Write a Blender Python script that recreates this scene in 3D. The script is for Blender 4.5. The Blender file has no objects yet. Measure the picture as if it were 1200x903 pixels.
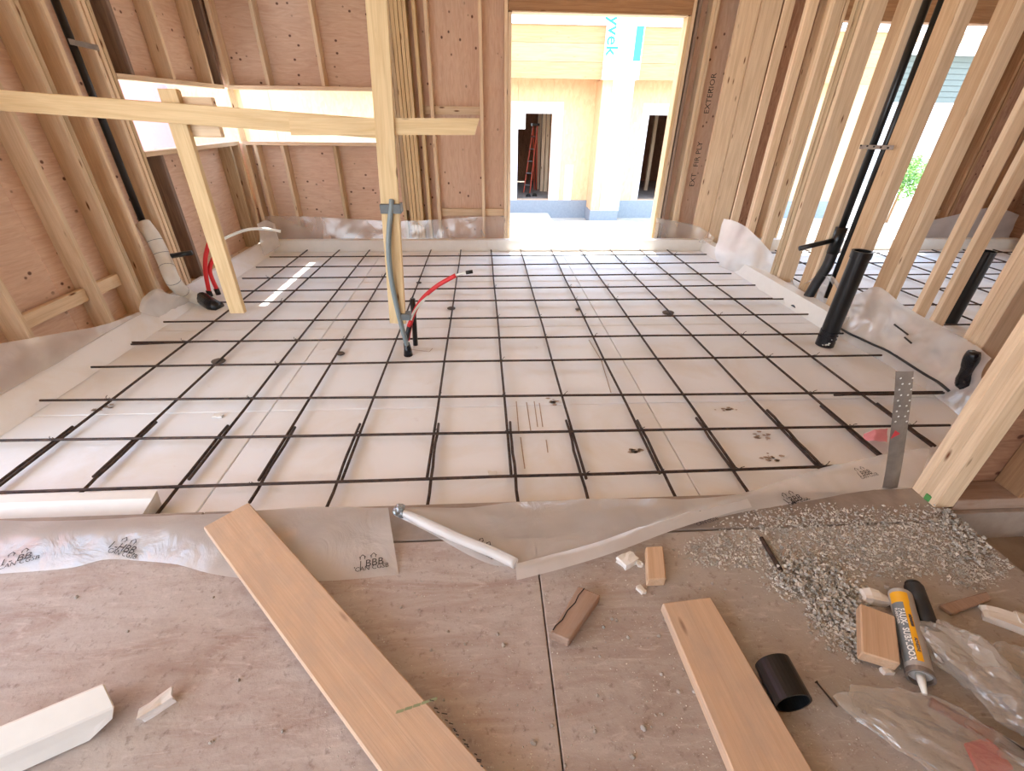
import bpy, bmesh, math, random
from mathutils import Vector, Matrix, noise
from mathutils.bvhtree import BVHTree
R = random.Random(7)
sc = bpy.context.scene
COL = sc.collection

# ------------------------------------------------------------------ camera
F = 527.226                                  # focal length in px of a 1200 px wide frame
PITCH, YAW, ROLL = math.radians(31.1055), math.radians(3.63384), math.radians(0.76855)
CAM = Vector((-0.09234, -1.62096, 1.51625))
cy, sy, cp, sp = math.cos(YAW), math.sin(YAW), math.cos(PITCH), math.sin(PITCH)
FW = Vector((sy * cp, cy * cp, -sp))
rt = Vector((cy, -sy, 0)); up = rt.cross(FW)
RT = math.cos(ROLL) * rt + math.sin(ROLL) * up
UP = -math.sin(ROLL) * rt + math.cos(ROLL) * up
cd = bpy.data.cameras.new('camera'); cam = bpy.data.objects.new('camera', cd); COL.objects.link(cam)
cd.sensor_width = 36; cd.lens = 36 * F / 1200; cd.clip_start = 0.02; cd.clip_end = 200
cam.matrix_world = Matrix(((RT.x, UP.x, -FW.x, CAM.x), (RT.y, UP.y, -FW.y, CAM.y), (RT.z, UP.z, -FW.z, CAM.z), (0, 0, 0, 1)))
sc.camera = cam

# ------------------------------------------------------------------ world, sun, exposure
w = bpy.data.worlds.new('sky'); sc.world = w; w.use_nodes = True
nt = w.node_tree; nt.nodes.clear()
wo = nt.nodes.new('ShaderNodeOutputWorld'); bg = nt.nodes.new('ShaderNodeBackground')
tc = nt.nodes.new('ShaderNodeTexCoord'); sx = nt.nodes.new('ShaderNodeSeparateXYZ'); rp = nt.nodes.new('ShaderNodeValToRGB')
nt.links.new(tc.outputs['Generated'], sx.inputs[0]); nt.links.new(sx.outputs['Z'], rp.inputs[0])
rp.color_ramp.elements[0].position = 0.0; rp.color_ramp.elements[0].color = (0.86, 0.93, 1.0, 1)
rp.color_ramp.elements[1].position = 0.75; rp.color_ramp.elements[1].color = (0.50, 0.70, 1.0, 1)
nt.links.new(rp.outputs[0], bg.inputs[0]); nt.links.new(bg.outputs[0], wo.inputs[0])
bg.inputs[1].default_value = 1.5
sun_d = bpy.data.lights.new('sun', 'SUN'); sun = bpy.data.objects.new('sun', sun_d); COL.objects.link(sun)
sun_d.energy = 3.2; sun_d.angle = math.radians(0.6); sun_d.color = (1.0, 0.95, 0.86)
SUN_EL, SUN_AZ = math.radians(78.0), math.radians(2.0)      # high, from the back of the house
sdir = Vector((math.cos(SUN_EL) * math.sin(SUN_AZ), math.cos(SUN_EL) * math.cos(SUN_AZ), math.sin(SUN_EL)))
sun.rotation_euler = sdir.to_track_quat('Z', 'Y').to_euler()
sc.view_settings.view_transform = 'Standard'; sc.view_settings.look = 'None'
sc.view_settings.gamma = 1; sc.view_settings.use_curve_mapping = False
sc.view_settings.exposure = 2.2
sc.cycles.max_bounces = 12; sc.cycles.diffuse_bounces = 6; sc.cycles.transparent_max_bounces = 16
sc.cycles.use_denoising = True

# ------------------------------------------------------------------ measuring: a photo pixel cast onto a plane of the place
def ray(x, y): return (FW + (x - 600) / F * RT - (y - 451.5) / F * UP).normalized()
def az(x, y, z=0.0):
    d = ray(x, y); return CAM + d * ((z - CAM.z) / d.z)
def ay(x, y, Y):
    d = ray(x, y); return CAM + d * ((Y - CAM.y) / d.y)
def ax(x, y, X):
    d = ray(x, y); return CAM + d * ((X - CAM.x) / d.x)
V = lambda *a: Vector(a)

# ------------------------------------------------------------------ materials
def lin(c):
    return tuple(((v / 255) / 12.92 if v / 255 <= 0.04045 else ((v / 255 + 0.055) / 1.055) ** 2.4) for v in c) + (1,)
class NT:
    def __init__(s, name):
        s.m = bpy.data.materials.new(name); s.m.use_nodes = True; s.t = s.m.node_tree; s.t.nodes.clear()
        s.out = s.n('ShaderNodeOutputMaterial')
    def n(s, k, **kw):
        nd = s.t.nodes.new(k)
        for a, b in kw.items(): setattr(nd, a, b)
        return nd
    def l(s, a, b): s.t.links.new(a, b)
    def coords(s, scale, rand=True, kind='Object'):
        tc = s.n('ShaderNodeTexCoord'); src = tc.outputs[kind]
        if rand:
            oi = s.n('ShaderNodeObjectInfo'); mu = s.n('ShaderNodeMath', operation='MULTIPLY'); s.l(oi.outputs['Random'], mu.inputs[0]); mu.inputs[1].default_value = 37.0
            ad = s.n('ShaderNodeVectorMath', operation='ADD'); s.l(src, ad.inputs[0]); s.l(mu.outputs[0], ad.inputs[1]); src = ad.outputs[0]
        mp = s.n('ShaderNodeMapping'); s.l(src, mp.inputs[0]); mp.inputs['Scale'].default_value = scale
        return mp.outputs[0]
    def noise(s, vec, scale=1, detail=4, rough=.55, dist=0):
        nd = s.n('ShaderNodeTexNoise'); s.l(vec, nd.inputs['Vector'])
        nd.inputs['Scale'].default_value = scale; nd.inputs['Detail'].default_value = detail
        nd.inputs['Roughness'].default_value = rough; nd.inputs['Distortion'].default_value = dist
        return nd.outputs['Fac']
    def voro(s, vec, scale=1, out='Distance'):
        nd = s.n('ShaderNodeTexVoronoi'); s.l(vec, nd.inputs['Vector']); nd.inputs['Scale'].default_value = scale
        return nd.outputs[out]
    def ramp(s, fac, stops):
        nd = s.n('ShaderNodeValToRGB'); s.l(fac, nd.inputs[0]); e = nd.color_ramp.elements
        while len(e) < len(stops): e.new(0.5)
        for i, (p, c) in enumerate(stops):
            e[i].position = p; e[i].color = c if isinstance(c, tuple) else (c, c, c, 1)
        return nd.outputs[0]
    def mix(s, fac, a, b, mode='MIX'):
        nd = s.n('ShaderNodeMix', data_type='RGBA', blend_type=mode)
        for i, v in ((0, fac), (6, a), (7, b)):
            if isinstance(v, (int, float, tuple)): nd.inputs[i].default_value = v
            else: s.l(v, nd.inputs[i])
        return nd.outputs[2]
    def vary(s, col, lo=.88, hi=1.1):
        oi = s.n('ShaderNodeObjectInfo'); mr = s.n('ShaderNodeMapRange'); s.l(oi.outputs['Random'], mr.inputs[0])
        mr.inputs[3].default_value = lo; mr.inputs[4].default_value = hi
        h = s.n('ShaderNodeHueSaturation'); s.l(mr.outputs[0], h.inputs['Value']); s.l(col, h.inputs['Color'])
        return h.outputs[0]
    def bsdf(s, col, rough=.6, metal=0, bump=None, bstr=.3, bdist=.01, spec=.5):
        b = s.n('ShaderNodeBsdfPrincipled')
        if isinstance(col, tuple): b.inputs['Base Color'].default_value = col
        else: s.l(col, b.inputs['Base Color'])
        if isinstance(rough, (int, float)): b.inputs['Roughness'].default_value = rough
        else: s.l(rough, b.inputs['Roughness'])
        b.inputs['Metallic'].default_value = metal; b.inputs['Specular IOR Level'].default_value = spec
        if bump is not None:
            bp = s.n('ShaderNodeBump'); bp.inputs['Strength'].default_value = bstr; bp.inputs['Distance'].default_value = bdist
            s.l(bump, bp.inputs['Height']); s.l(bp.outputs[0], b.inputs['Normal'])
        s.l(b.outputs[0], s.out.inputs[0]); return b

def wood(name, light, dark, knot=(110, 66, 38), vary=(.88, 1.1), knots=1.0, dust=None):
    g = NT(name)
    n1 = g.noise(g.coords((1.0, 16, 16)), 2.2, 6, .6, .8)
    c = g.ramp(n1, [(.3, lin(dark)), (.62, lin(light))])
    n2 = g.noise(g.coords((1.5, 110, 110)), 2.0, 3)
    c = g.mix(.35, c, g.ramp(n2, [(.25, .72), (.6, 1.0)]), 'MULTIPLY')
    kv = g.voro(g.coords((2.6, 11, 11)), 1.0)
    kf = g.ramp(kv, [(.05, knots), (.11, 0.0)])
    c = g.mix(kf, c, lin(knot))
    if dust:
        d = g.ramp(g.noise(g.coords((3, 5, 5)), 2.0, 6, .65), [(.42, 0.0), (.7, .75)])
        c = g.mix(d, c, lin(dust))
    c = g.vary(c, *vary)
    g.bsdf(c, .72, bump=n2, bstr=.12, bdist=.004, spec=.25)
    return g.m

def ply(name, light, dark):
    g = NT(name)
    v = g.coords((1.3, 7, 7))
    n1 = g.noise(v, 2.2, 5, .6, 2.4)
    c = g.ramp(n1, [(.28, lin(dark)), (.66, lin(light))])
    n2 = g.noise(g.coords((2, 60, 60)), 2, 3)
    c = g.mix(.3, c, g.ramp(n2, [(.3, .75), (.6, 1.0)]), 'MULTIPLY')
    kv = g.coords((9, 11, 11))
    kf = g.ramp(g.voro(kv, 1.0), [(.09, .9), (.16, 0.0)])
    sel = g.ramp(g.noise(g.coords((1.6, 1.6, 1.6)), 2.0, 1), [(.38, 0.0), (.48, 1.0)])
    c = g.mix(g.mix(1.0, kf, sel, 'MULTIPLY'), c, lin((84, 44, 34)))
    c = g.vary(c, .93, 1.06)
    g.bsdf(c, .7, bump=n2, bstr=.08, bdist=.003, spec=.25)
    return g.m

def plain(name, col, rough=.5, metal=0, var=.12, scale=20, bump=0, spec=.5):
    g = NT(name)
    n = g.noise(g.coords((scale,) * 3), 1, 4)
    c = g.mix(1.0, lin(col), g.ramp(n, [(.25, 1 - var), (.75, 1.0)]), 'MULTIPLY')
    g.bsdf(c, rough, metal, bump=n if bump else None, bstr=bump, bdist=.01, spec=spec)
    return g.m

def poly(name, lo=.35, hi=.7, tint=(.94, .94, .93, 1), gloss=.06, rough=.18, bscale=5, bump=.3):
    g = NT(name)
    v = g.coords((1, 1, 1))
    n = g.noise(v, 2, 3, .5, .6)
    f = g.ramp(n, [(.3, lo), (.7, hi)])
    tr = g.n('ShaderNodeBsdfTransparent'); tr.inputs[0].default_value = (.96, .96, .96, 1)
    df = g.n('ShaderNodeBsdfDiffuse'); df.inputs[0].default_value = tint
    tl = g.n('ShaderNodeBsdfTranslucent'); tl.inputs[0].default_value = tint
    gl = g.n('ShaderNodeBsdfGlossy'); gl.inputs['Roughness'].default_value = rough
    bp = g.n('ShaderNodeBump'); bp.inputs['Strength'].default_value = bump; bp.inputs['Distance'].default_value = .02
    g.l(g.noise(v, bscale, 5, .6, 1.5), bp.inputs['Height'])
    for q in (df, gl): g.l(bp.outputs[0], q.inputs['Normal'])
    m1 = g.n('ShaderNodeMixShader'); m1.inputs[0].default_value = .45; g.l(df.outputs[0], m1.inputs[1]); g.l(tl.outputs[0], m1.inputs[2])
    m2 = g.n('ShaderNodeMixShader'); g.l(f, m2.inputs[0]); g.l(tr.outputs[0], m2.inputs[1]); g.l(m1.outputs[0], m2.inputs[2])
    lw = g.n('ShaderNodeLayerWeight'); lw.inputs[0].default_value = .3; g.l(bp.outputs[0], lw.inputs['Normal'])
    pw_ = g.n('ShaderNodeMath', operation='POWER'); g.l(lw.outputs['Facing'], pw_.inputs[0]); pw_.inputs[1].default_value = 3.0
    ms_ = g.n('ShaderNodeMath', operation='MULTIPLY'); g.l(pw_.outputs[0], ms_.inputs[0]); ms_.inputs[1].default_value = .5
    ml = g.n('ShaderNodeMath', operation='ADD'); g.l(ms_.outputs[0], ml.inputs[0]); ml.inputs[1].default_value = gloss
    m3 = g.n('ShaderNodeMixShader'); g.l(ml.outputs[0], m3.inputs[0]); g.l(m2.outputs[0], m3.inputs[1]); g.l(gl.outputs[0], m3.inputs[2])
    g.l(m3.outputs[0], g.out.inputs[0])
    return g.m

M = {}
M['spf'] = wood('spruce', (230, 206, 174), (210, 182, 148))
M['spf_pale'] = wood('weathered_spruce', (206, 184, 150), (176, 150, 116))
M['spf_grey'] = wood('grey_spruce', (150, 128, 112), (116, 98, 88))
M['brace'] = wood('brace_spruce', (226, 200, 156), (208, 178, 132), vary=(.95, 1.05))
M['plank'] = wood('plank_wood', (212, 184, 156), (202, 170, 140), knots=.8, vary=(.97, 1.03), dust=(184, 164, 146))
M['offcut'] = wood('offcut_wood', (212, 182, 152), (198, 164, 132), knots=.3, vary=(.96, 1.04))
M['dusty_wood'] = wood('dusty_wood', (170, 142, 122), (140, 112, 94), knots=.3, vary=(.97, 1.03), dust=(168, 150, 138))
M['beam'] = wood('beam_wood', (206, 160, 116), (190, 142, 98), knots=.4)
M['spf_tan'] = wood('tan_spruce', (208, 178, 142), (188, 154, 118))
M['header'] = wood('header_wood', (176, 136, 100), (146, 108, 78))
M['ply'] = ply('fir_plywood', (222, 193, 168), (207, 170, 146))
M['ply_dark'] = ply('dark_plywood', (176, 136, 108), (140, 100, 78))  # darker copy of the fir plywood
M['rust'] = None
g = NT('rusty_steel'); n = g.noise(g.coords((40, 40, 40)), 1, 4)
g.bsdf(g.ramp(n, [(.35, lin((52, 43, 40))), (.7, lin((86, 66, 54)))]), .65, .35, bump=n, bstr=.3, bdist=.003); M['rust'] = g.m
M['wire'] = plain('tie_wire', (60, 52, 50), .5, .6)
M['spacer'] = plain('spacer_concrete', (112, 98, 88), .85, 0, .35, 60)
M['abs'] = plain('black_plastic_pipe', (20, 21, 23), .32, 0, .3, 12)
M['abs_dusty'] = plain('dusty_black_pipe', (40, 40, 42), .5, 0, .4, 18)
M['tape_black'] = plain('black_tape', (16, 19, 26), .22, 0, .3, 40, .6)
M['tape_silver'] = plain('silver_tape', (168, 178, 184), .25, .6, .3, 50, .5)
M['tape_grey'] = plain('grey_tape', (104, 110, 112), .45, 0, .2, 30, .3)
M['conduit'] = plain('grey_conduit', (128, 140, 142), .45, 0, .1)
M['red'] = plain('red_pipe', (226, 48, 52), .4, 0, .12)
M['white_pipe'] = plain('white_tubing', (232, 234, 226), .35, 0, .05)
M['wrap'] = plain('white_pipe_wrap', (226, 222, 212), .6, 0, .16, 10, .2)
M['galv'] = plain('galvanised_steel', (150, 140, 132), .5, .5, .35, 18)
M['hole'] = plain('hole_dark', (30, 27, 25), .9)
M['redpaint'] = plain('red_paint', (206, 58, 66), .6)
M['pinktape'] = plain('pink_ribbon', (232, 150, 160), .5)
M['green'] = plain('green_paint', (92, 158, 86), .7)
M['greenfade'] = plain('faded_green_paint', (150, 158, 120), .8)
M['ink'] = plain('black_ink', (52, 48, 48), .7)
M['bag'] = poly('bag_plastic', .14, .4, (.92, .90, .86, 1), .2, .12, 30, .35)
M['poly'] = poly('poly_sheet', .46, .72, gloss=.1, bump=.5)
M['poly_thin'] = poly('thin_poly_sheet', .18, .34, gloss=.12)
M['poly_thick'] = poly('folded_poly_sheet', .62, .88)
M['mud'] = plain('dried_mud', (188, 166, 148), .9, 0, .3, 40)
M['stone'] = plain('grey_stone', (186, 180, 172), .85, 0, .35, 90)
M['gravel'] = None
g = NT('gravel'); n = g.voro(g.coords((60, 60, 60)), 1, 'Color')
bw = g.n('ShaderNodeRGBToBW'); g.l(n, bw.inputs[0])
g.bsdf(g.ramp(bw.outputs[0], [(.1, lin((158, 156, 150))), (.5, lin((184, 182, 175))), (.9, lin((218, 215, 208)))]), .9, spec=.2); M['gravel'] = g.m
# foam
g = NT('white_foam'); v = g.coords((1, 1, 1), kind='Object')
n = g.noise(v, 1.6, 7, .62, .6); n2 = g.noise(v, 9, 6, .65)
c = g.mix(g.ramp(n, [(.46, 0.0), (.74, .55)]), lin((236, 237, 238)), lin((218, 206, 186)))
c = g.mix(g.ramp(n2, [(.66, 0.0), (.8, .4)]), c, lin((176, 154, 138)))
g.bsdf(c, .6, bump=n2, bstr=.1, bdist=.01, spec=.3); M['foam'] = g.m
M['foam_clean'] = plain('clean_foam', (230, 227, 220), .6, 0, .06, 14, .1)
# near floor: dusty sheathing
g = NT('dusty_subfloor'); gg = g.n('ShaderNodeNewGeometry'); v = gg.outputs['Position']; DUST = (1.15, -.5, .06)   # where the gravel was spilled
vs = g.n('ShaderNodeMapping'); g.l(v, vs.inputs[0]); vs.inputs['Rotation'].default_value = (0, 0, .9); vs.inputs['Scale'].default_value = (1.2, 5, 1)
n1 = g.noise(vs.outputs[0], 2.0, 8, .66, 1.0); n2 = g.noise(v, 2.3, 7, .62, .5); n3 = g.noise(v, 34, 5, .7)
base = g.mix(g.ramp(n1, [(.36, 0.0), (.62, 1.0)]), lin((166, 149, 140)), lin((186, 178, 172)))
sxp = g.n('ShaderNodeSeparateXYZ'); g.l(v, sxp.inputs[0])
mr = g.n('ShaderNodeMapRange'); g.l(sxp.outputs['X'], mr.inputs[0]); mr.inputs[1].default_value = -.1; mr.inputs[2].default_value = 1.1
gr = g.mix(1.0, mr.outputs[0], g.ramp(n2, [(.3, .45), (.6, 1.0)]), 'MULTIPLY')
base = g.mix(gr, base, lin((160, 152, 143)))
dv = g.n('ShaderNodeVectorMath', operation='DISTANCE'); g.l(v, dv.inputs[0]); dv.inputs[1].default_value = DUST
dn = g.n('ShaderNodeMath', operation='MULTIPLY_ADD'); g.l(n2, dn.inputs[0]); dn.inputs[1].default_value = .5; g.l(dv.outputs['Value'], dn.inputs[2])
base = g.mix(g.ramp(dn.outputs[0], [(.45, .9), (.95, 0.0)]), base, lin((172, 166, 158)))
n4 = g.noise(vs.outputs[0], 6.5, 6, .7, 1.6)
base = g.mix(g.ramp(n4, [(.54, 0.0), (.7, .6)]), base, lin((206, 196, 190)))
base = g.mix(g.ramp(n2, [(.5, 0.0), (.74, .7)]), base, lin((198, 190, 184)))
base = g.mix(g.ramp(n3, [(.56, 0.0), (.72, .6)]), base, lin((112, 94, 84)))
g.bsdf(base, .85, bump=n3, bstr=.4, bdist=.005, spec=.2); M['subfloor'] = g.m
g = NT('rough_concrete'); v = g.coords((1, 1, 1), rand=False); n1 = g.noise(v, 6, 8, .65)
g.bsdf(g.ramp(n1, [(.3, lin((140, 128, 120))), (.7, lin((168, 156, 146)))]), .9, bump=n1, bstr=.4, bdist=.006, spec=.2); M['concrete'] = g.m
M['ground'] = plain('pale_gravel_ground', (190, 184, 172), .95, 0, .2, 8, .3)
M['osb'] = None
g = NT('osb'); n = g.voro(g.coords((9, 22, 22)), 1, 'Color'); bw = g.n('ShaderNodeRGBToBW'); g.l(n, bw.inputs[0])
g.bsdf(g.ramp(bw.outputs[0], [(.1, lin((222, 186, 142))), (.9, lin((232, 200, 156)))]), .75); M['osb'] = g.m
M['housewrap'] = plain('house_wrap', (240, 242, 244), .6, 0, .04)
M['wrap_blue'] = plain('wrap_blue_print', (40, 140, 190), .6)
M['wrap_teal'] = plain('wrap_teal_tape', (60, 190, 190), .6)
M['pink'] = plain('pink_render', (226, 160, 164), .8, 0, .06)
M['grey_siding'] = plain('grey_siding', (104, 112, 108), .8, 0, .06)
M['trim_white'] = plain('white_trim', (236, 238, 240), .6, 0, .04)
M['blue_curb'] = plain('blue_grey_concrete', (150, 160, 168), .9, 0, .15)
M['ladder'] = plain('orange_fibreglass', (214, 84, 52), .5)
M['alu'] = plain('aluminium', (176, 178, 180), .4, .7)
M['leaf'] = plain('leaf_green', (118, 168, 70), .6, 0, .4, 30)
M['tube_white'] = plain('tube_grey_white', (176, 172, 168), .4, 0, .08)
M['tube_yellow'] = plain('tube_yellow', (244, 180, 34), .4, 0, .06)
M['tube_grey'] = plain('tube_label_grey', (122, 130, 134), .4, 0, .06)
M['ink_white'] = plain('white_print', (236, 236, 232), .5, 0, .03)
M['maroon'] = plain('maroon_plastic', (118, 46, 40), .5, 0, .2)

# ------------------------------------------------------------------ object helpers
W = {}
def link(o, parent, mw):
    COL.objects.link(o)
    if parent is not None:
        o.parent = parent; o.matrix_basis = W[parent].inverted() @ mw
    else: o.matrix_basis = mw
    W[o] = mw.copy(); return o
def props(o, label=None, cat=None, group=None, kind=None):
    for k, v in (('label', label), ('category', cat), ('group', group), ('kind', kind)):
        if v: o[k] = v
    return o
def thing(name, loc, label, cat, group=None):
    return props(link(bpy.data.objects.new(name, None), None, Matrix.Translation(loc)), label, cat, group)
def structure(name, loc=(0, 0, 0)):
    return props(link(bpy.data.objects.new(name, None), None, Matrix.Translation(loc)), kind='structure')
def mesh_obj(name, bm, mat, parent=None, mw=None, smooth=False):
    """bm is in world space; mw (or its centre) becomes the object's frame"""
    if mw is None:
        c = Vector(); zs = min(v.co.z for v in bm.verts)
        for v in bm.verts: c += v.co
        c /= len(bm.verts); mw = Matrix.Translation((c.x, c.y, zs))
    bm.transform(mw.inverted())
    me = bpy.data.meshes.new(name); bm.to_mesh(me); bm.free()
    if smooth:
        for q in me.polygons: q.use_smooth = True
    for m_ in (mat if isinstance(mat, list) else [mat]): me.materials.append(m_)
    return link(bpy.data.objects.new(name, me), parent, mw)
def frame(o, x, y):
    x = x.normalized(); y = (y - x * y.dot(x)).normalized(); z = x.cross(y)
    return Matrix(((x.x, y.x, z.x, o.x), (x.y, y.y, z.y, o.y), (x.z, y.z, z.z, o.z), (0, 0, 0, 1)))
BOX = {}
def box_mesh(l, wd, t, mat, cham):
    key = (round(l, 4), round(wd, 4), round(t, 4), mat.name, cham)
    if key in BOX: return BOX[key]
    bm = bmesh.new(); bmesh.ops.create_cube(bm, size=1)
    for v in bm.verts: v.co = V(v.co.x * l, v.co.y * wd, v.co.z * t)
    if cham: bmesh.ops.bevel(bm, geom=bm.edges[:], offset=min(cham, t * .3), segments=1, affect='EDGES')
    me = bpy.data.meshes.new('board'); bm.to_mesh(me); bm.free(); me.materials.append(mat); BOX[key] = me; return me
def board(name, p0, p1, wd, t, side, mat, parent=None, cham=.003):
    """a sawn board from p0 to p1 (centre line): width along side, thickness across"""
    p0, p1 = Vector(p0), Vector(p1); d = p1 - p0
    return link(bpy.data.objects.new(name, box_mesh(d.length, wd, t, mat, cham)), parent, frame((p0 + p1) / 2, d, Vector(side)))
def block(name, lo, hi, mat, parent=None, along='x', cham=.003):
    """axis-aligned box, grain along the named axis"""
    lo, hi = Vector(lo), Vector(hi); c = (lo + hi) / 2; s = hi - lo
    ex = {'x': V(1, 0, 0), 'y': V(0, 1, 0), 'z': V(0, 0, 1)}[along]; ey = {'x': V(0, 1, 0), 'y': V(0, 0, 1), 'z': V(1, 0, 0)}[along]
    L, Wd, T = {'x': (s.x, s.y, s.z), 'y': (s.y, s.z, s.x), 'z': (s.z, s.x, s.y)}[along]
    return link(bpy.data.objects.new(name, box_mesh(L, Wd, T, mat, cham)), parent, frame(c, ex, ey))
def smooth_path(pts, n=6):
    pts = [Vector(q) for q in pts]; out = []
    for i in range(len(pts) - 1):
        a, b, c, d = pts[max(i - 1, 0)], pts[i], pts[i + 1], pts[min(i + 2, len(pts) - 1)]
        for k in range(n):
            t = k / n
            out.append(.5 * ((2 * b) + (c - a) * t + (2 * a - 5 * b + 4 * c - d) * t * t + (3 * b - a - 3 * c + d) * t ** 3))
    return out + [pts[-1]]
def tube_bm(pts, r, seg=12, caps=True, bm=None, inner=None):
    bm = bm or bmesh.new(); pts = [Vector(q) for q in pts]; rings = []; last = None
    rr = r if isinstance(r, (list, tuple)) else [r] * len(pts)
    for i, q in enumerate(pts):
        t = (pts[min(i + 1, len(pts) - 1)] - pts[max(i - 1, 0)]).normalized()
        if last is None: a = t.orthogonal().normalized()
        else: a = (last - t * last.dot(t)).normalized()
        last = a; b = t.cross(a)
        rings.append([bm.verts.new(q + (a * math.cos(k * 2 * math.pi / seg) + b * math.sin(k * 2 * math.pi / seg)) * rr[i]) for k in range(seg)])
    for A, B in zip(rings, rings[1:]):
        for k in range(seg): bm.faces.new((A[k], A[(k + 1) % seg], B[(k + 1) % seg], B[k]))
    if caps: bm.faces.new(rings[0][::-1]); bm.faces.new(rings[-1])
    return bm
def pipe_bm(p0, p1, ro, ri, seg=24):
    """a hollow straight pipe"""
    p0, p1 = Vector(p0), Vector(p1); bm = bmesh.new(); t = (p1 - p0).normalized(); a = t.orthogonal().normalized(); b = t.cross(a)
    def ring(p, r): return [bm.verts.new(p + (a * math.cos(k * 2 * math.pi / seg) + b * math.sin(k * 2 * math.pi / seg)) * r) for k in range(seg)]
    rs = [ring(p0, ro), ring(p1, ro), ring(p1, ri), ring(p0, ri)]
    for i in range(4):
        A, B = rs[i], rs[(i + 1) % 4]
        for k in range(seg): bm.faces.new((A[k], A[(k + 1) % seg], B[(k + 1) % seg], B[k]))
    bmesh.ops.recalc_face_normals(bm, faces=bm.faces[:]); return bm
def tube(name, pts, r, mat, parent=None, seg=12, smooth=6):
    return mesh_obj(name, tube_bm(smooth_path(pts, smooth) if smooth else pts, r, seg), mat, parent, smooth=True)
def prism_bm(poly, h):
    """poly: world points of a face, extruded along vector h"""
    bm = bmesh.new(); a = [bm.verts.new(Vector(q)) for q in poly]; b = [bm.verts.new(Vector(q) + Vector(h)) for q in poly]; n = len(poly)
    bm.faces.new(a); bm.faces.new(b[::-1])
    for i in range(n): bm.faces.new((a[i], b[i], b[(i + 1) % n], a[(i + 1) % n]))
    bmesh.ops.recalc_face_normals(bm, faces=bm.faces[:]); return bm
def crm(a, b, c, d, t): return .5 * ((2 * b) + (c - a) * t + (2 * a - 5 * b + 4 * c - d) * t * t + (3 * b - a - 3 * c + d) * t ** 3)
def sheet_bm(rows, nu=10, nv=10, amp=.006, fr=9, seed=0, ridge=0.0):
    """a draped sheet through a grid of control points, with wrinkles"""
    rows = [[Vector(q) for q in r] for r in rows]; m, n = len(rows), len(rows[0])
    def cr(l, i, t): return crm(l[max(i - 1, 0)], l[i], l[min(i + 1, len(l) - 1)], l[min(i + 2, len(l) - 1)], t)
    fine = []
    for r in rows: fine.append([cr(r, i, k / nu) for i in range(n - 1) for k in range(nu)] + [r[-1]])
    N = len(fine[0]); grid = []
    cols = [[fine[a][j] for a in range(m)] for j in range(N)]
    for i in range(m - 1):
        for k in range(nv): grid.append([cr(cols[j], i, k / nv) for j in range(N)])
    grid.append([c[-1] for c in cols])
    bm = bmesh.new(); vs = [[bm.verts.new(q) for q in r] for r in grid]
    for A, B in zip(vs, vs[1:]):
        for k in range(N - 1): bm.faces.new((A[k], A[k + 1], B[k + 1], B[k]))
    bm.normal_update(); off = V(seed * 7.3, seed * 3.1, seed)
    for v in bm.verts:
        q = v.co * fr + off; d = noise.noise(q) + .5 * noise.noise(q * 2.3)
        if ridge: d += ridge * (1 - abs(noise.noise(q * .6)) * 3)
        v.co += v.normal * d * amp
    return bm
def sheet(name, rows, mat, label, cat='plastic sheet', group=None, parent=None, **kw):
    o = mesh_obj(name, sheet_bm(rows, **kw), mat, parent, smooth=True)
    if parent is None: props(o, label, cat, group)
    return o
def text_bm(txt, size, extr=0.0, bold=0.0):
    cu = bpy.data.curves.new('text', 'FONT'); cu.body = txt; cu.size = size; cu.extrude = extr; cu.resolution_u = 2; cu.offset = bold; cu.align_x = 'CENTER'; cu.align_y = 'CENTER'
    o = bpy.data.objects.new('text', cu); COL.objects.link(o)
    me = bpy.data.meshes.new_from_object(o.evaluated_get(bpy.context.evaluated_depsgraph_get()))
    bpy.data.objects.remove(o); bm = bmesh.new(); bm.from_mesh(me); bpy.data.meshes.remove(me); return bm
def drape(bm, target, lift=.003):
    """lay a flat print on a sheet below or in front of it"""
    me = target.data; mw = W[target]
    bvh = BVHTree.FromPolygons([mw @ v.co for v in me.vertices], [q.vertices[:] for q in me.polygons])
    for v in bm.verts:
        h = bvh.ray_cast(v.co + V(0, 0, .5), V(0, 0, -1))
        if h[0] is not None: v.co.z = h[0].z + lift
    return bm
def rock_bm(bm, c, r, rnd):
    ret = bmesh.ops.create_icosphere(bm, subdivisions=1, radius=r); s = V(rnd.uniform(.7, 1.3), rnd.uniform(.7, 1.2), rnd.uniform(.5, .8))
    a = rnd.uniform(0, 6.3); ca, sa = math.cos(a), math.sin(a)
    for v in ret['verts']:
        q = v.co * rnd.uniform(.78, 1.12); q = V(q.x * s.x, q.y * s.y, q.z * s.z)
        v.co = V(q.x * ca - q.y * sa, q.x * sa + q.y * ca, q.z) + Vector(c)

ZF = -.045                                    # top of the foam; the rebar lies at z = 0
NF = .06                                      # top of the near subfloor
XL, YB, XR = -2.95, 4.55, 2.95                # room faces of the studs
TOP = 2.72
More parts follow.
